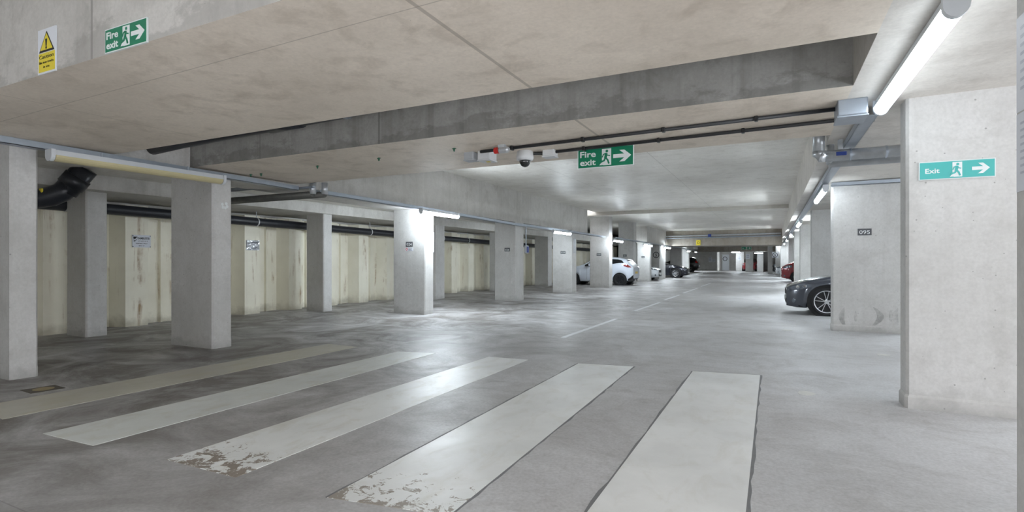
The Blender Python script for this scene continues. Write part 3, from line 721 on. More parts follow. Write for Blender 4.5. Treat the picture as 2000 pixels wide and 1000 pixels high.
# far signs
p = on_y(1448, 487.5, 65.9)
pl = Plane2((p.x, 65.95, p.z), (1,0,0), (0,0,1)); w, h = 1.05, .33
fire_exit(pl.o, (1,0,0), w, h, 'tiny green exit sign on the farthest beam', kind='exit')
p = on_y(1359.5, 479, 44.9)
pl = Plane2((p.x, 44.93, p.z), (1,0,0), (0,0,1))
t = thing('warning_sign', 'small yellow warning sign on the far deep beam', 'sign', pl.p(.16,0,0))
obj('board', pl.rect(nb(), 0, .33, 0, .42, -.02, 0), M['yellow'], t); obj('symbol', pl.ring(nb(), .165, .2, .07, .1, 0, .003), M['black_ink'], t)

GP = 'charcoal bay number plaques on columns'
def plaque(key, z, w, h, num, label, fx=.5, x=None):
    X0, X1, Y0, Y1 = COLS[key]; cx = X0+(X1-X0)*fx if x is None else x
    pl = Plane2((cx-w/2, Y0-.006, z-h/2), (1,0,0), (0,0,1))
    t = thing('bay_number_plaque', label, 'sign', (cx, Y0-.006, z-h/2), 0, GP)
    obj('plate', pl.rect(nb(), 0, w, 0, h, -.006, 0), M['plaque'], t)
    g = Plane2(pl.p(0,0,0), (1,0,0), (0,0,1)); bm = nb(); g.text(bm, num, w*.5, h*.2, h*.58, w*.76, .002, .0, 'CENTER'); obj('number', bm, M['ink_white'], t)
    return t
plaque('R2', 2.085, .245, .14, '095', 'charcoal plaque reading 095 on the scuffed right column', x=1.725)
plaque('R3', on_y(1622, 475, 19.9).z, .27, .15, '096', 'charcoal plaque half hidden behind the 095 column', x=1.87)
a, b = on_y(793, 482, COLS['L3'][2]), on_y(806, 472, COLS['L3'][2])
plaque('L3', (a.z+b.z)/2, b.x-a.x, b.z-a.z, '024', 'charcoal plaque reading 024 under the left lit lamp', x=(a.x+b.x)/2)
def plq(key, x0, y0, x1, y1, num, lab):
    Y = COLS[key][2]; a, b = on_y(x0, y1, Y), on_y(x1, y0, Y)
    plaque(key, (a.z+b.z)/2, b.x-a.x, b.z-a.z, num, lab, x=(a.x+b.x)/2)
plq('L4', 985.5, 484, 996, 491, '026', 'charcoal plaque reading 026 on the column with the switch box')
plq('L5', 1095, 490.5, 1104.5, 496, '028', 'charcoal plaque on the column just before the white hatchback')
plq('L6', 1165.5, 495, 1174, 500, '030', 'charcoal plaque on the tall column before the white hatchback')
plq('L7', 1217, 497, 1224, 501.5, '032', 'dim plaque on the column behind the white hatchback')
plq('L8', 1253, 500, 1259, 504, '034', 'small plaque on the column left of the silver car')
# notice under the 024 plaque
Y = COLS['L3'][2]; a, b = on_y(792, 490.5, Y), on_y(807, 483.3, Y); pl = Plane2((a.x, Y-.003, a.z), (1,0,0), (0,0,1)); w, h = b.x-a.x, b.z-a.z
t = thing('notice', 'small white notice with a red symbol below the 024 plaque', 'sign', pl.p(w/2,0,0))
obj('sheet', pl.rect(nb(), 0, w, 0, h, -.004, 0), M['paper'], t)
o = obj('symbol', pl.ring(nb(), w*.17, h*.52, h*.2, h*.36, 0, .002), M['red'], t)
bm = nb(); [pl.rect(bm, w*.38, w*(.9-.12*(k%2)), h*(.72-.25*k), h*(.82-.25*k), 0, .002) for k in range(3)]
obj('print', bm, M['grey_ink'], t)
# white paper on the lit side of L3, and the silver strip on L5
def side_sheet(key, pys, z0, z1, y0, y1, m, name, label, cat='notice', ink='pale_ink', lines=6):
    X1 = COLS[key][1]; pl = Plane2((X1+.003, y0, z0), (0,1,0), (0,0,1)); w, h = y1-y0, z1-z0
    t = thing(name, label, cat, pl.p(w/2,0,0)); obj('sheet', pl.rect(nb(), 0, w, 0, h, -.004, 0), M[m], t)
    if lines:
        bm = nb(); [pl.rect(bm, w*.12, w*(.88-.2*random.random()), h*(.88-.8*k/lines)-h*.035, h*(.88-.8*k/lines), 0, .001) for k in range(lines)]
        obj('print', bm, M[ink], t)
y0 = COLS['L3'][2]
side_sheet('L3', 0, 1.72, 2.28, y0+.1, y0+.42, 'paper', 'notice', 'white paper notice on the bright side of the 024 column', lines=2)
y0, y1 = COLS['L5'][2:4]
side_sheet('L5', 0, 1.82, 2.5, y0+.2, y1-.1, 'foil_sheet', 'notice', 'shiny silver notice on the edge of the 028 column', lines=0)
# notices on the right edge column, facing the aisle
X0, X1, Y0, Y1 = COLS['R0']
for z0, z1, lab in ((2.28, 2.78, 'upper pasted notice on the right edge column'), (1.86, 2.27, 'lower pasted notice on the right edge column, with vertical print')):
    pl = Plane2((X0-.003, Y1-.03, z0), (0,-1,0), (0,0,1)); w, h = .3, z1-z0
    t = thing('notice', lab, 'notice', pl.p(w/2,0,0), 0, 'notices on the right edge column')
    obj('sheet', pl.rect(nb(), 0, w, 0, h, -.004, 0), M['paper'], t)
    bm = nb(); [pl.rect(bm, .05, .05+.18*random.uniform(.6, 1), h*(.85-.09*k), h*(.88-.09*k), 0, .001) for k in range(8)]
    obj('print', bm, M['pale_ink'], t)
# signs on the sheet piles
def pile_sign(px0, px1, py0, py1, label, crumpled):
    X = -12.97; a, b = on_x(px0, py1, X), on_x(px1, py0, X); w, h = b.y-a.y, b.z-a.z
    pl = Plane2((X+.01, a.y, a.z), (0,1,0), (0,0,1))
    t = thing('wall_sign', label, 'sign', pl.p(w/2,0,0), 0, 'parking signs on the cream wall')
    if not crumpled:
        obj('board', pl.rect(nb(), 0, w, 0, h, -.012, 0), M['paper'], t)
        bm = nb(); pl.text(bm, 'DAMBUSTER', w*.28, h*.66, h*.17, w*.66, .002, .02); pl.text(bm, 'STUDIOS', w*.30, h*.46, h*.10, w*.52, .002, .0, spacing=1.6)
        pl.text(bm, 'PARKING ONLY', w*.5, h*.27, h*.09, w*.62, .002, .01, 'CENTER'); pl.text(bm, 'BAY 17', w*.5, h*.09, h*.09, w*.3, .002, .01, 'CENTER')
        obj('lettering', bm, M['black_ink'], t)
        bm = nb(); pl.poly(bm, [(w*.05,h*.86),(w*.27,h*.86),(w*.22,h*.6),(w*.13,h*.46),(w*.06,h*.62)], 0, .002); pl.stroke(bm, [(w*.07,h*.5),(w*.16,h*.56),(w*.24,h*.78)], h*.07, .0, .0)
        o = obj('emblem', bm, M['black_ink'], t)
        bm = nb(); pl.stroke(bm, [(w*.085,h*.66),(w*.14,h*.58),(w*.235,h*.78)], h*.07, .002, .004); obj('emblem_stroke', bm, M['paper'], t)
        bm = nb(); [pl.disc(bm, x, y, h*.04, 0, .004, 8) for x, y in ((w*.03,h*.06),(w*.97,h*.06),(w*.97,h*.94),(w*.03,h*.94))]; obj('bolt', bm, M['grey_ink'], t)
    else:
        bm = nb(); N = 12; gv = [[bm.verts.new(pl.p(w*i/N, h*j/N, .012*random.random())) for j in range(N+1)] for i in range(N+1)]
        for i in range(N):
            for j in range(N): bm.faces.new((gv[i][j], gv[i+1][j], gv[i+1][j+1], gv[i][j+1]))
        ed = pl.rect(bm, 0, w, 0, h, -.012, -.001)
        obj('board', bm, M['foil_sheet'], t)
        bm = nb(); pl.rect(bm, w*.25, w*.8, h*.25, h*.32, .012, .014); pl.rect(bm, w*.35, w*.7, h*.12, h*.18, .012, .014); pl.stroke(bm, [(w*.1,h*.62),(w*.5,h*.8),(w*.9,h*.75)], h*.1, .012, .014)
        obj('print', bm, M['grey_ink'], t)
pile_sign(258, 294, 460, 483, 'white parking sign with dark lettering on the cream sheet pile wall', False)
pile_sign(481, 506, 470, 488.5, 'crumpled shiny parking sign on the cream wall right of the blob-marked column', True)
# round signs
def round_sign(key, px, py, r, label, txt='5'):
    X0, X1, Y0, Y1 = COLS[key]; p = on_y(px, py, Y0); pl = Plane2((p.x, Y0-.004, p.z), (1,0,0), (0,0,1))
    t = thing('round_sign', label, 'sign', p, 0, 'round number signs')
    obj('plate', pl.rect(nb(), -r*1.15, r*1.15, -r*1.15, r*1.15, -.01, 0), M['paper' if key != 'L9' else 'column'], t)
    obj('ring', pl.ring(nb(), 0, 0, r*.78, r, 0, .004), M['black_ink'], t)
    bm = nb(); pl.text(bm, txt, 0, -r*.45, r*.9, None, .004, .02, 'CENTER'); obj('number', bm, M['black_ink'], t)
round_sign('L9', 1281.5, 498, .24, 'round number 5 sign on the left wall end past the silver car')
COLS['F5'] = (.3, 1.3, 58.5, 59.2)
round_sign('F5', 1514, 498, .24, 'pale round number sign on a far right column above the white car')
# clock-like round sign by the far door, papers on far walls
pl = Plane2((on_y(1416, 505.5, 81.9).x, 81.95, on_y(1416, 505.5, 81.9).z), (1,0,0), (0,0,1))
t = thing('round_sign', 'round dark-rimmed sign above the far white door', 'sign', pl.o)
obj('plate', pl.disc(nb(), 0, 0, .30, -.02, 0), M['paper'], t); obj('ring', pl.ring(nb(), 0, 0, .24, .32, 0, .004), M['plaque'], t)
for px0, px1, py0, py1, Y, lab in ((1384, 1390, 502, 512, 83.9, 'left paper on the far end wall'), (1391, 1397, 506, 512, 83.9, 'right paper on the far end wall'), (1441, 1447, 500, 508, 78.45, 'notice on the far column left of the distant red car'),
        (1457, 1464, 496, 506, 73.65, 'notice high on the far pale column')):
    a, b = on_y(px0, py1, Y), on_y(px1, py0, Y); pl = Plane2((a.x, Y, a.z), (1,0,0), (0,0,1)); w, h = b.x-a.x, b.z-a.z
    t = thing('notice', lab, 'notice', pl.p(w/2,0,0), 0, 'papers at the far end'); obj('sheet', pl.rect(nb(), 0, w, 0, h, -.02, 0), M['paper'], t)
    bm = nb(); [pl.rect(bm, w*.12, w*.85, h*(.8-.2*k), h*(.86-.2*k), 0, .004) for k in range(4)]; obj('print', bm, M['grey_ink'], t)
# white blobs on L2, switch box on L4, tyre scuffs on R2
X1 = COLS['L2'][1]; bm = nb()
for i_, (px, py) in enumerate(((434,399),(441.5,398),(435,405),(439.5,406),(443,403.5))):
    p = on_x(px, py, X1); Plane2((X1+.001, p.y, p.z), (0,1,0), (0,0,1)).disc(bm, 0, 0, .027, -.004, .003+.001*i_, 10)
tag(obj('adhesive_blobs', bm, M['ink_white']), 'white adhesive dabs high on the shaded left column', 'adhesive', None, 'stuff')
X1, Y0 = COLS['L4'][1], COLS['L4'][2]
p = on_x(1022, 487, X1)
t = thing('switch_box', 'grey switch box with conduit on the edge of the 026 column', 'switch', (X1, Y0+.6, p.z-.12))
obj('box', BB(X1, X1+.09, Y0+.75, Y0+.95, p.z-.15, p.z+.15, .01), M['grey_plastic'], t)
obj('cover', BB(X1+.09, X1+.12, Y0+.77, Y0+.93, p.z-.12, p.z+.12, .01), M['blue'], t)
obj('conduit', T([(X1+.03,Y0+.85,p.z+.15),(X1+.03,Y0+.85,2.75)], .02, 8), M['galv'], t)
Yf = COLS['R2'][2]; bm = nb(); pl = Plane2((0, Yf-.001, 0), (1,0,0), (0,0,1))
def scuff(px, py0, py1, bend, wmax):
    a, b = on_y(px, py1, Yf), on_y(px, py0, Yf); N = 10; L = []; R = []
    for k in range(N+1):
        t = k/N; z = a.z+(b.z-a.z)*t; x = a.x + bend*math.sin(PI*t) ; w = wmax*(math.sin(PI*min(1, t*.9+.08))**.7)
        L.append((x-w*.5, z)); R.append((x+w*.5, z))
    pl.poly(bm, L+R[::-1], -.003, .0012)
n = NT('tyre_rub_marks'); f = n.noise(10, 5, .6); tr = n.n('ShaderNodeBsdfTransparent'); mx = n.n('ShaderNodeMixShader')
n.b.inputs['Base Color'].default_value = srgb(104,104,101); n.b.inputs['Roughness'].default_value = .8
n.l(n.ramp(f, .35, .7, .05, .36), mx.inputs[0]); n.l(tr.outputs[0], mx.inputs[1]); n.l(n.b.outputs[0], mx.inputs[2]); n.l(mx.outputs[0], n.out.inputs[0])
M['scuff'] = n.m
scuff(1649, 601, 636, -.05, .10); scuff(1706, 600, 636, .12, .12); scuff(1671, 608, 628, 0, .06); scuff(1740, 606, 628, 0, .07); scuff(1753, 602, 634, -.04, .1)
tag(obj('tyre_scuffs', bm, M['scuff']), 'dark curved tyre scuffs low on the 095 column', 'scuff mark', None, 'stuff')

# ------------------------------------------------------------------ cars
A_ = 1/K                                     # car sizes below are true metres
def lerp_t(tab, x):
    for (a, b), (c, d) in zip(tab, tab[1:]):
        if x <= c:
            if c == a: return d
            t = (x-a)/(c-a); t = t*t*(3-2*t)*.35 + t*.65; return b+(d-b)*t
    return tab[-1][1]
class Car:
    """x runs from nose (0) to tail (L); y sideways; z up"""
    def __init__(s, L, W, top, belt, bot, half, wf, wr, rw, tumble=.34):
        s.L, s.W, s.topt, s.beltt, s.bott, s.halft, s.wf, s.wr, s.rw, s.tumble = L, W, top, belt, bot, half, wf, wr, rw, tumble
        s.ra = rw+.055
    def top(s, x): return lerp_t(s.topt, x/s.L)
    def belt(s, x): return min(lerp_t(s.beltt, x/s.L), s.top(x)-.045)
    def bot(s, x): return lerp_t(s.bott, x/s.L)
    def half(s, x): return lerp_t(s.halft, x/s.L)*s.W/2
    def sect(s, x):
        T_, Bz, b, w = s.top(x), s.belt(x), s.bot(x), s.half(x)
        gh = max(0, T_-Bz); wr = w*.95-.0 - s.tumble*max(0, gh-.06)
        wr = max(wr, w*.55)
        arch = None
        for xc in (s.wf, s.wr):
            if abs(x-xc) <= s.ra+1e-6: arch = s.rw + math.sqrt(max(0, s.ra**2-(x-xc)**2))
        pts = [(w*.90, b), (w*.975, b+.07), (w*1.0, b+(Bz-b)*.42), (w*.995, b+(Bz-b)*.62), (w*.985, Bz-.07), (w*.955, Bz)]
        if arch and arch > b:
            hi = Bz-.05; f = (hi-min(arch, hi-.03))/(hi-b); a0 = min(arch, hi-.03)
            pts = [(w*.985, a0), (w*1.012, a0+.012)] + [(y*1.006 if z < hi else y, a0+.02+(z-b)*f*.9 if z < hi else z) for y, z in pts[2:5]] + pts[5:]
        q = min(.1, gh*.45)
        pts += [(w*.945, Bz+min(.012, gh*.1)), (wr+(w*.945-wr)*.5, Bz+(gh-q)*.5), (wr, T_-q), (wr*.93, T_-q*.42), (wr*.72, T_-q*.12), (wr*.36, T_-.003), (0, T_)]
        return pts
    def y_at(s, x, z):
        p = s.sect(x)
        for (y0, z0), (y1, z1) in zip(p, p[1:]):
            if z0 <= z <= z1 and z1 > z0: return y0+(y1-y0)*(z-z0)/(z1-z0)
        return p[0][0] if z < p[0][1] else 0
    def stations(s):
        xs = {round(s.L*i/56, 4) for i in range(57)} | {.015, .04, s.L-.015, s.L-.04}
        for xc in (s.wf, s.wr):
            xs = {x for x in xs if not (abs(x-xc) < s.ra+.03)}
            xs |= {xc + s.ra*math.cos(PI*k/18) for k in range(19)} | {xc-s.ra-.004, xc+s.ra+.004}
        return sorted(xs)
    def body(s):
        bm = nb(); rings = []
        for x in s.stations():
            p = s.sect(x); ring = [(x, -y, z) for y, z in p] + [(x, y, z) for y, z in p[-2::-1]]
            rings.append([bm.verts.new(Vector(q)*A_) for q in ring])
        for A, D in zip(rings, rings[1:]):
            for i in range(len(A)-1): bm.faces.new((A[i], A[i+1], D[i+1], D[i]))
        for r in (rings[0], rings[-1]): bm.faces.new(r)
        return bm
    def patch(s, x0, x1, zlo, zhi, off=.006, n=16, m=4, both=True, mode=None):
        bm = nb()
        for sg in ((-1, 1) if both else (mode,)):
            cols = []
            for i in range(n+1):
                x = x0+(x1-x0)*i/n; a, b = zlo(x), zhi(x)
                if b-a < .004: b = a+.004
                cols.append([bm.verts.new(Vector((x, sg*(s.y_at(x, a+(b-a)*j/m)+off), a+(b-a)*j/m))*A_) for j in range(m+1)])
            for c, d in zip(cols, cols[1:]):
                for j in range(m): bm.faces.new((c[j], c[j+1], d[j+1], d[j]))
        return bm
    def screen(s, x0, x1, f=.86, off=.006, n=10, m=12):
        bm = nb(); rows = []
        for i in range(n+1):
            x = x0+(x1-x0)*i/n; p = s.sect(x); wr = p[8][0]; up = [(y, z) for y, z in p[8:]][::-1]
            row = []
            for j in range(m+1):
                y = wr*f*(2*j/m-1); z = None
                for (y0, z0), (y1, z1) in zip(up, up[1:]):
                    if y0 <= abs(y) <= y1: z = z0+(z1-z0)*(abs(y)-y0)/(y1-y0)
                row.append(bm.verts.new(Vector((x + (-off if x0 < s.L/2 else off), y, (z if z is not None else s.top(x))+off))*A_))
            rows.append(row)
        for c, d in zip(rows, rows[1:]):
            for j in range(m): bm.faces.new((c[j], c[j+1], d[j+1], d[j]))
        return bm
def sh(bm):                                   # scale a bmesh drawn in true metres to survey units
    for v in bm.verts: v.co *= A_
    return bm
def wheel(car_t, x, y, r, side, rim, style, w=.2):
    o = Vector((x, y, r)); ax = (0, side, 0); q0 = .76 if style == 'v' else .66
    bm = lathe(nb(), [(r*q0,-w/2),(r*.9,-w/2),(r*.985,-w*.38),(r,-w*.2),(r,w*.2),(r*.985,w*.38),(r*.9,w/2),(r*(q0+.02),w/2-.004),(r*q0,w/2-.03)], o, ax, 36)
    t = obj('wheel', sh(bm), M['tyre'], car_t, smooth=False, local=True)
    t['label'] = 'black tyre with its rim'
    bm = nb(); R = r*(q0+.02)
    d = w/2-.012
    a, b = frame_of(ax); axv = Vector(ax)
    # rim lip
    n = 36; prof = [(R*.9, d-.05), (R*.92, d), (R, d+.006), (R*1.01, d-.03)]
    rings = [[bm.verts.new(o+axv*h+(a*math.cos(2*PI*k/n)+b*math.sin(2*PI*k/n))*q) for k in range(n)] for q, h in prof]
    for A2, D2 in zip(rings, rings[1:]):
        for k in range(n): bm.faces.new((A2[k], A2[(k+1)%n], D2[(k+1)%n], D2[k]))
    lathe(bm, [(R*.2, d-.05), (R*.2, d-.012), (R*.13, d-.004)], o, ax, 16)
    def spoke(t0, t1, w0, w1):
        p0 = (a*math.cos(t0)+b*math.sin(t0)); p1 = (a*math.cos(t1)+b*math.sin(t1)); q = (p1*R*.95-p0*R*.14).normalized(); sd = axv.cross(q)
        P0, P1 = o+p0*R*.14, o+p1*R*.95
        hexa(bm, [P0-sd*w0+axv*(d-.06), P0+sd*w0+axv*(d-.06), P1+sd*w1+axv*(d-.05), P1-sd*w1+axv*(d-.05), P0-sd*w0+axv*(d-.012), P0+sd*w0+axv*(d-.012), P1+sd*w1+axv*d, P1-sd*w1+axv*d])
    if style == 'v':
        for k in range(5):
            t0 = 2*PI*k/5 + .3
            spoke(t0-.12, t0-.22, .009, .007); spoke(t0+.12, t0+.22, .009, .007)
    elif style == 'fat':
        for k in range(9): spoke(2*PI*k/9, 2*PI*k/9, .02, .026)
    else:
        for k in range(5): spoke(2*PI*k/5, 2*PI*k/5, .03, .04)
    obj('rim', sh(bm), rim, t, local=True)
    bm = lathe(nb(), [(R*.93, -.02), (R*.93, d-.07), (.02, d-.065)], o, ax, 28)
    obj('brake_well', sh(bm), M['rubber'], t, local=True)
    return t
def build_car(spec, paint, label, name, nose, yc, heading, rim, style, tail=True, plate='plate_w', group='parked cars', turn=False):
    """nose: x of the front (or of the tail when heading is -1 into the bay); heading: +1 nose points +X, -1 nose points -X"""
    c = Car(**spec); rz = PI if heading > 0 else 0
    if turn: rz = PI/2; nose += .6
    t = thing(name, label, 'car', (nose, yc, 0), rz, group)
    ob = obj('body', c.body(), paint, t, smooth=True, local=True)
    L, W = c.L, c.W
    xs = [L*i/200 for i in range(201)]
    # glasshouse
    gx = [x for x in xs if c.top(x)-lerp_t(c.beltt, x/L) > .16]
    g0, g1 = gx[0], gx[-1]
    bp = g0+(g1-g0)*spec_b(spec)
    lo = lambda x: c.belt(x)+.022
    def hi(x): return max(lo(x)+.004, c.top(x)-min(.1, (c.top(x)-c.belt(x))*.45)-.012)
    for sg in (-1, 1): obj('side_window', c.patch(g0+.10, bp-.03, lo, hi, both=False, mode=sg), M['glass'], t, smooth=True, local=True)
    for sg in (-1, 1): obj('side_window', c.patch(bp+.03, g1-.16, lo, lambda x: max(lo(x)+.004, min(hi(x), lo(x)+ (g1-.14-x)*1.2)), both=False, mode=sg), M['glass'], t, smooth=True, local=True)
    # screens
    tops = [(x, c.top(x)) for x in xs]; zmax = max(z for _, z in tops)
    xw1 = next(x for x, z in tops if z > zmax-.07); 
    obj('windscreen', c.screen(g0-.12, xw1-.02), M['glass'], t, smooth=True, local=True)
    xr0 = max(x for x, z in tops if z > zmax-.13)
    obj('rear_window', c.screen(xr0+.05, g1+.02, .82), M['glass'], t, smooth=True, local=True)
    # wheel wells and underside
    bm = nb()
    for xc in (c.wf, c.wr):
        for sg in (-1, 1): lathe(bm, [(c.ra+.012, -.30), (c.ra+.012, -.022)], (xc, sg*c.half(xc)*.985, c.rw), (0, sg, 0), 28)
    box(bm, .25, L-.25, -W*.40, W*.40, .19, .30)
    obj('underbody', sh(bm), M['rubber'], t, local=True)
    wy = c.half(c.wf)-.105
    for xc in (c.wf, c.wr):
        for sg in (-1, 1): wheel(t, xc, sg*wy, c.rw, sg, rim, style)
    # lights
    hz = c.top(.05); hl = spec_hl(spec)
    hs = {sg: obj('headlight', c.patch(hl[0], hl[1], lambda x: hl[2]+(x-hl[0])*hl[4], lambda x: hl[2]+(x-hl[0])*hl[4]+hl[3]*max(.12, math.sin(PI*min(1, .18+.82*(1-(x-hl[0])/(hl[1]-hl[0]))))**.6), .008, both=False, mode=sg), M['lens_clear'], t, smooth=True, local=True) for sg in (-1, 1)}
    for sg in (-1, 1):
        for f, rr in ((.42, .045), (.72, .04)):
            hx = hl[0]+(hl[1]-hl[0])*f; hz_ = hl[2]+(hx-hl[0])*hl[4]+hl[3]*.45; hy = c.y_at(hx, hz_)
            e = .05; dydx = (c.y_at(hx+e, hz_)-c.y_at(hx-e, hz_))/(2*e)
            ax = Vector((-dydx, sg, .05))
            bm = lathe(nb(), [(rr, 0), (rr, .010), (rr*.8, .014), (rr*.75, .008), (.01, .007)], (hx, sg*(hy+.002), hz_), ax, 16); obj('reflector', sh(bm), M['chrome'], hs[sg], local=True)
    tl = spec_tl(spec)
    if spec is HATCH:
        xa, xb = 3.44, 3.86
        q = lambda x: (x-xa)/(xb-xa)
        mid = lambda x: 1.10 - .17*q(x)
        wd = lambda x: .075*min(1, (q(x)*6+.12))*min(1, (1-q(x))*2.2+.1)
        for sg in (-1, 1): obj('tail_light', c.patch(xa, xb, lambda x: mid(x)-wd(x), lambda x: min(mid(x)+wd(x), c.top(x)-.10), .009, 20, both=False, mode=sg), M['lens_red'], t, smooth=True, local=True)
    else:
      for sg in (-1, 1): obj('tail_light', c.patch(tl[0], tl[1], lambda x: tl[2]-(x-tl[0])*tl[4], lambda x: tl[2]+tl[3]-(x-tl[0])*tl[4]*1.0, .008, both=False, mode=sg), M['lens_red'], t, smooth=True, local=True)
    # nose
    bw = c.half(0)
    bm = nb(); box(bm, -.012, .01, -bw*.78, bw*.78, c.bot(0)+.06, c.bot(0)+.17); obj('lower_grille', sh(bm), M['rubber'], t, local=True)
    bm = nb()
    zt = c.top(0)
    for sg in (-1, 1): bevel(box(bm, -.02, .012, min(sg*.04, sg*.26), max(sg*.04, sg*.26), zt-.20, zt-.06), .0, 1) if False else box(bm, -.02, .012, min(sg*.03, sg*.28), max(sg*.03, sg*.28), zt-.19, zt-.055)
    obj('grille', sh(bm), M['black_plastic'], t, local=True)
    bm = nb(); box(bm, -.03, .0, -.26, .26, zt-.34, zt-.23); obj('front_plate', sh(bm), M['plate_w'], t, local=True)
    for sg in (-1, 1):
        bm = lathe(nb(), [(.055, 0), (.055, .012), (.04, .02)], (.16, sg*(c.y_at(.16, c.bot(.16)+.15)-.004), c.bot(.16)+.15), (-.75, sg*.65, 0), 14); obj('fog_lamp', sh(bm), M['lens_clear'], t, local=True)
    # tail
    bm = nb(); box(bm, L-.01, L+.012, -.26, .26, .60, .71); obj('rear_plate', sh(bm), M[plate], t, local=True)
    obj('rear_valance', c.patch(c.wr+c.ra+.06, L-.002, lambda x: c.bot(x)+.002, lambda x: c.bot(x)+.05+.14*(x-(c.wr+c.ra))/(L-c.wr-c.ra), .008), M['black_plastic'], t, smooth=True, local=True)
    # mirrors, handles, sills
    for sg in (-1, 1):
        mz = c.belt(g0+.42)+.05; my = c.half(g0+.42)
        bm = bevel(box(nb(), g0+.36, g0+.48, min(sg*(my+.02), sg*(my+.2)), max(sg*(my+.02), sg*(my+.2)), mz-.02, mz+.11), .03, 2); box(bm, g0+.40, g0+.45, min(sg*(my-.06), sg*(my+.04)), max(sg*(my-.06), sg*(my+.04)), mz-.01, mz+.03)
        obj('mirror', sh(bm), paint, t, local=True)
        hx = bp-.28; hzz = c.belt(hx)-.12; y = c.y_at(hx, hzz)
        obj('door_handle', sh(BB(hx-.09, hx+.09, min(sg*y, sg*(y+.03)), max(sg*y, sg*(y+.03)), hzz-.015, hzz+.015, .008)), paint, t, local=True)
    bm = nb()
    for sg in (-1, 1):
        for x in (g0+.2, bp):
            for z0, z1 in ((c.bot(x)+.1, c.belt(x)),):
                N = 8
                for k in range(N):
                    za, zb = z0+(z1-z0)*k/N, z0+(z1-z0)*(k+1)/N
                    ya, yb = c.y_at(x, za)+.003, c.y_at(x, zb)+.003
                    v = [bm.verts.new(q) for q in ((x-.004, sg*ya, za), (x+.004, sg*ya, za), (x+.004, sg*yb, zb), (x-.004, sg*yb, zb))]; bm.faces.new(v)
    obj('door_seam', sh(bm), M['rubber'], t, local=True)
    return t, c
HATCH = dict(L=3.95, W=1.72, top=((0,.70),(.03,.76),(.12,.88),(.25,.99),(.30,1.05),(.50,1.43),(.62,1.48),(.80,1.45),(.90,1.36),(.955,1.12),(.985,1.0),(1,.92)),
   belt=((0,.62),(.12,.80),(.26,.93),(.6,1.0),(.85,1.14),(.95,1.1),(1,.9)), bot=((0,.24),(.06,.2),(.5,.19),(.9,.22),(.96,.28),(1,.36)), half=((0,.66),(.03,.8),(.09,.91),(.2,.99),(.5,1),(.82,1.0),(.93,.93),(.98,.84),(1,.76)), wf=.80, wr=3.28, rw=.30)
COUPE = dict(L=4.6, W=1.80, top=((0,.66),(.03,.735),(.10,.84),(.2,.93),(.29,.98),(.32,1.0),(.47,1.33),(.58,1.38),(.72,1.33),(.86,1.06),(.95,1.02),(1,.95)),
   belt=((0,.58),(.10,.74),(.25,.87),(.6,.93),(.9,.98),(1,.9)), bot=((0,.20),(.05,.17),(.5,.18),(.95,.24),(1,.34)), half=((0,.60),(.02,.72),(.06,.84),(.12,.93),(.2,.985),(.5,.99),(.8,1),(.95,.9),(1,.78)), wf=.82, wr=3.58, rw=.335)
SUV = dict(L=4.45, W=1.84, top=((0,.88),(.03,.95),(.10,1.04),(.22,1.12),(.27,1.16),(.42,1.58),(.55,1.66),(.85,1.62),(.93,1.5),(.97,1.15),(1,1.05)),
   belt=((0,.8),(.1,.95),(.25,1.06),(.6,1.1),(.9,1.18),(1,1.0)), bot=((0,.30),(.06,.25),(.5,.24),(.9,.28),(1,.42)), half=((0,.66),(.03,.8),(.09,.92),(.2,.99),(.8,1),(.94,.93),(1,.8)), wf=.86, wr=3.5, rw=.35)
MPV = dict(L=4.05, W=1.76, top=((0,.86),(.02,.95),(.07,1.06),(.13,1.14),(.17,1.21),(.35,1.56),(.5,1.63),(.8,1.6),(.93,1.46),(.97,1.15),(1,1.0)),
   belt=((0,.78),(.08,.98),(.2,1.06),(.6,1.08),(.9,1.16),(1,1.0)), bot=((0,.26),(.06,.21),(.5,.2),(.9,.24),(1,.38)), half=((0,.62),(.03,.77),(.09,.91),(.2,.99),(.8,1),(.94,.93),(1,.8)), wf=.82, wr=3.3, rw=.31)
def spec_b(s): return .56
def spec_hl(s):
    if s is COUPE: return (.035, .52, .585, .125, .10)
    if s is SUV or s is MPV: return (.05, .55, .80, .15, .16)
    return (.05, .60, .66, .13, .17)
def spec_tl(s):
    if s is HATCH: return (3.40, 3.86, .995, .19, .30)
    if s is MPV: return (3.7, 3.96, .98, .26, .1)
    if s is SUV: return (4.1, 4.36, .98, .26, .1)
    return (4.25, 4.55, .82, .13, .05)
W_A = A_
hw = .86*A_
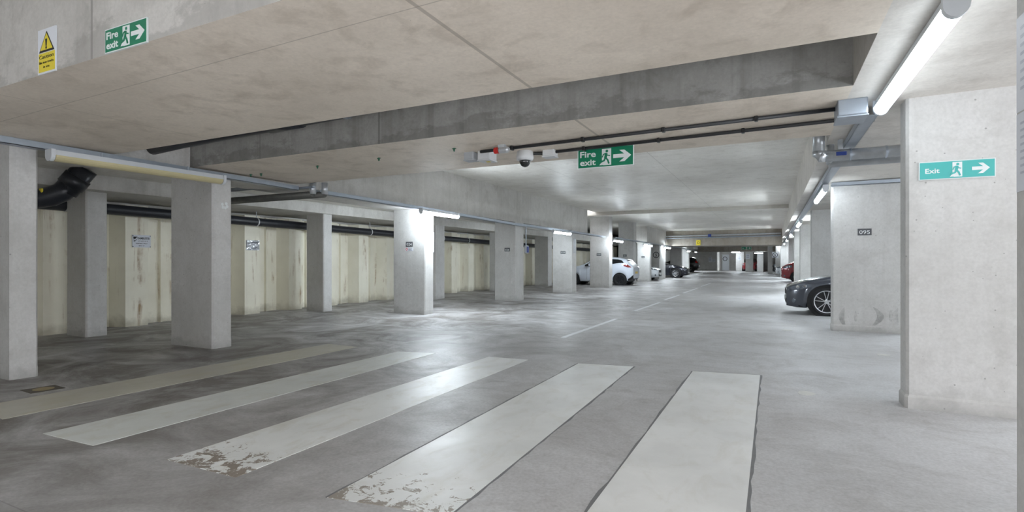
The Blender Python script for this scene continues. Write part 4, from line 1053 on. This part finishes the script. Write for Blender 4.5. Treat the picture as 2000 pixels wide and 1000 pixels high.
# white hatchback: tail towards the aisle, nose in the bay
def park(spec, paint, label, name, front_x, near_y, heading, rim, style, **kw):
    yc = near_y + spec['W']/2*A_
    return build_car(spec, paint, label, name, front_x, yc, heading, rim, style, **kw)
park(HATCH, M['car_white'], 'white hatchback with red tail lights parked behind the tall left column', 'car', -7.30-3.95*A_, 30.75, -1, M['rim_dark'], 'five', plate='plate')
park(COUPE, M['car_grey'], 'graphite grey car with spoked alloy wheels nosing out beside the 095 column', 'car', .36, 16.3, -1, M['alloy'], 'v')
park(MPV, M['car_red'], 'red car nosing out past the lit right column', 'car', .58, 40.4, -1, M['alloy'], 'fat')
park(HATCH, M['car_silver'], 'small white car at the far right beneath the lamps', 'car', .30, 54.0, -1, M['alloy'], 'fat')
park(SUV, M['car_black'], 'dark far car beside the small white car', 'car', .05, 60.2, -1, M['rim_dark'], 'five')
park(HATCH, M['car_silver'], 'silver car front peeping out before the number 5 sign', 'car', -7.40, 38.75, 1, M['rim_dark'], 'five')
park(COUPE, M['car_navy'], 'navy blue car with silver wheels nosing out on the far left', 'car', -6.40, 46.2, 1, M['alloy'], 'fat')
park(SUV, M['car_black'], 'black car with its tail to the aisle at the far left', 'car', -8.35-4.45*A_, 70.3, -1, M['alloy'], 'five')
park(HATCH, M['car_red'], 'tiny distant red car beside the far pale column', 'car', -3.3, 76.5, -1, M['alloy'], 'five', turn=True)

# ------------------------------------------------------------------ camera, world, view
cam = bpy.data.cameras.new('camera'); co = bpy.data.objects.new('camera', cam); C.objects.link(co)
cam.sensor_fit = 'HORIZONTAL'; cam.sensor_width = 36; cam.lens = F/2000*36; cam.clip_end = 300; cam.clip_start = .02
cam.shift_y = 8/2000
co.location = (0, 0, 1.5*K); co.rotation_euler = (PI/2, 0, TH)
SC.camera = co
w = bpy.data.worlds.new('world'); SC.world = w; w.use_nodes = True
w.node_tree.nodes['Background'].inputs[0].default_value = (.525, .54, .57, 1); w.node_tree.nodes['Background'].inputs[1].default_value = 3.9
SC.view_settings.view_transform = 'Standard'; SC.view_settings.look = 'None'; SC.view_settings.gamma = 1
SC.view_settings.exposure = 1.48
SC.cycles.max_bounces = 12; SC.cycles.diffuse_bounces = 8
SC.cycles.sample_clamp_indirect = 10
SC.cycles.use_light_tree = True
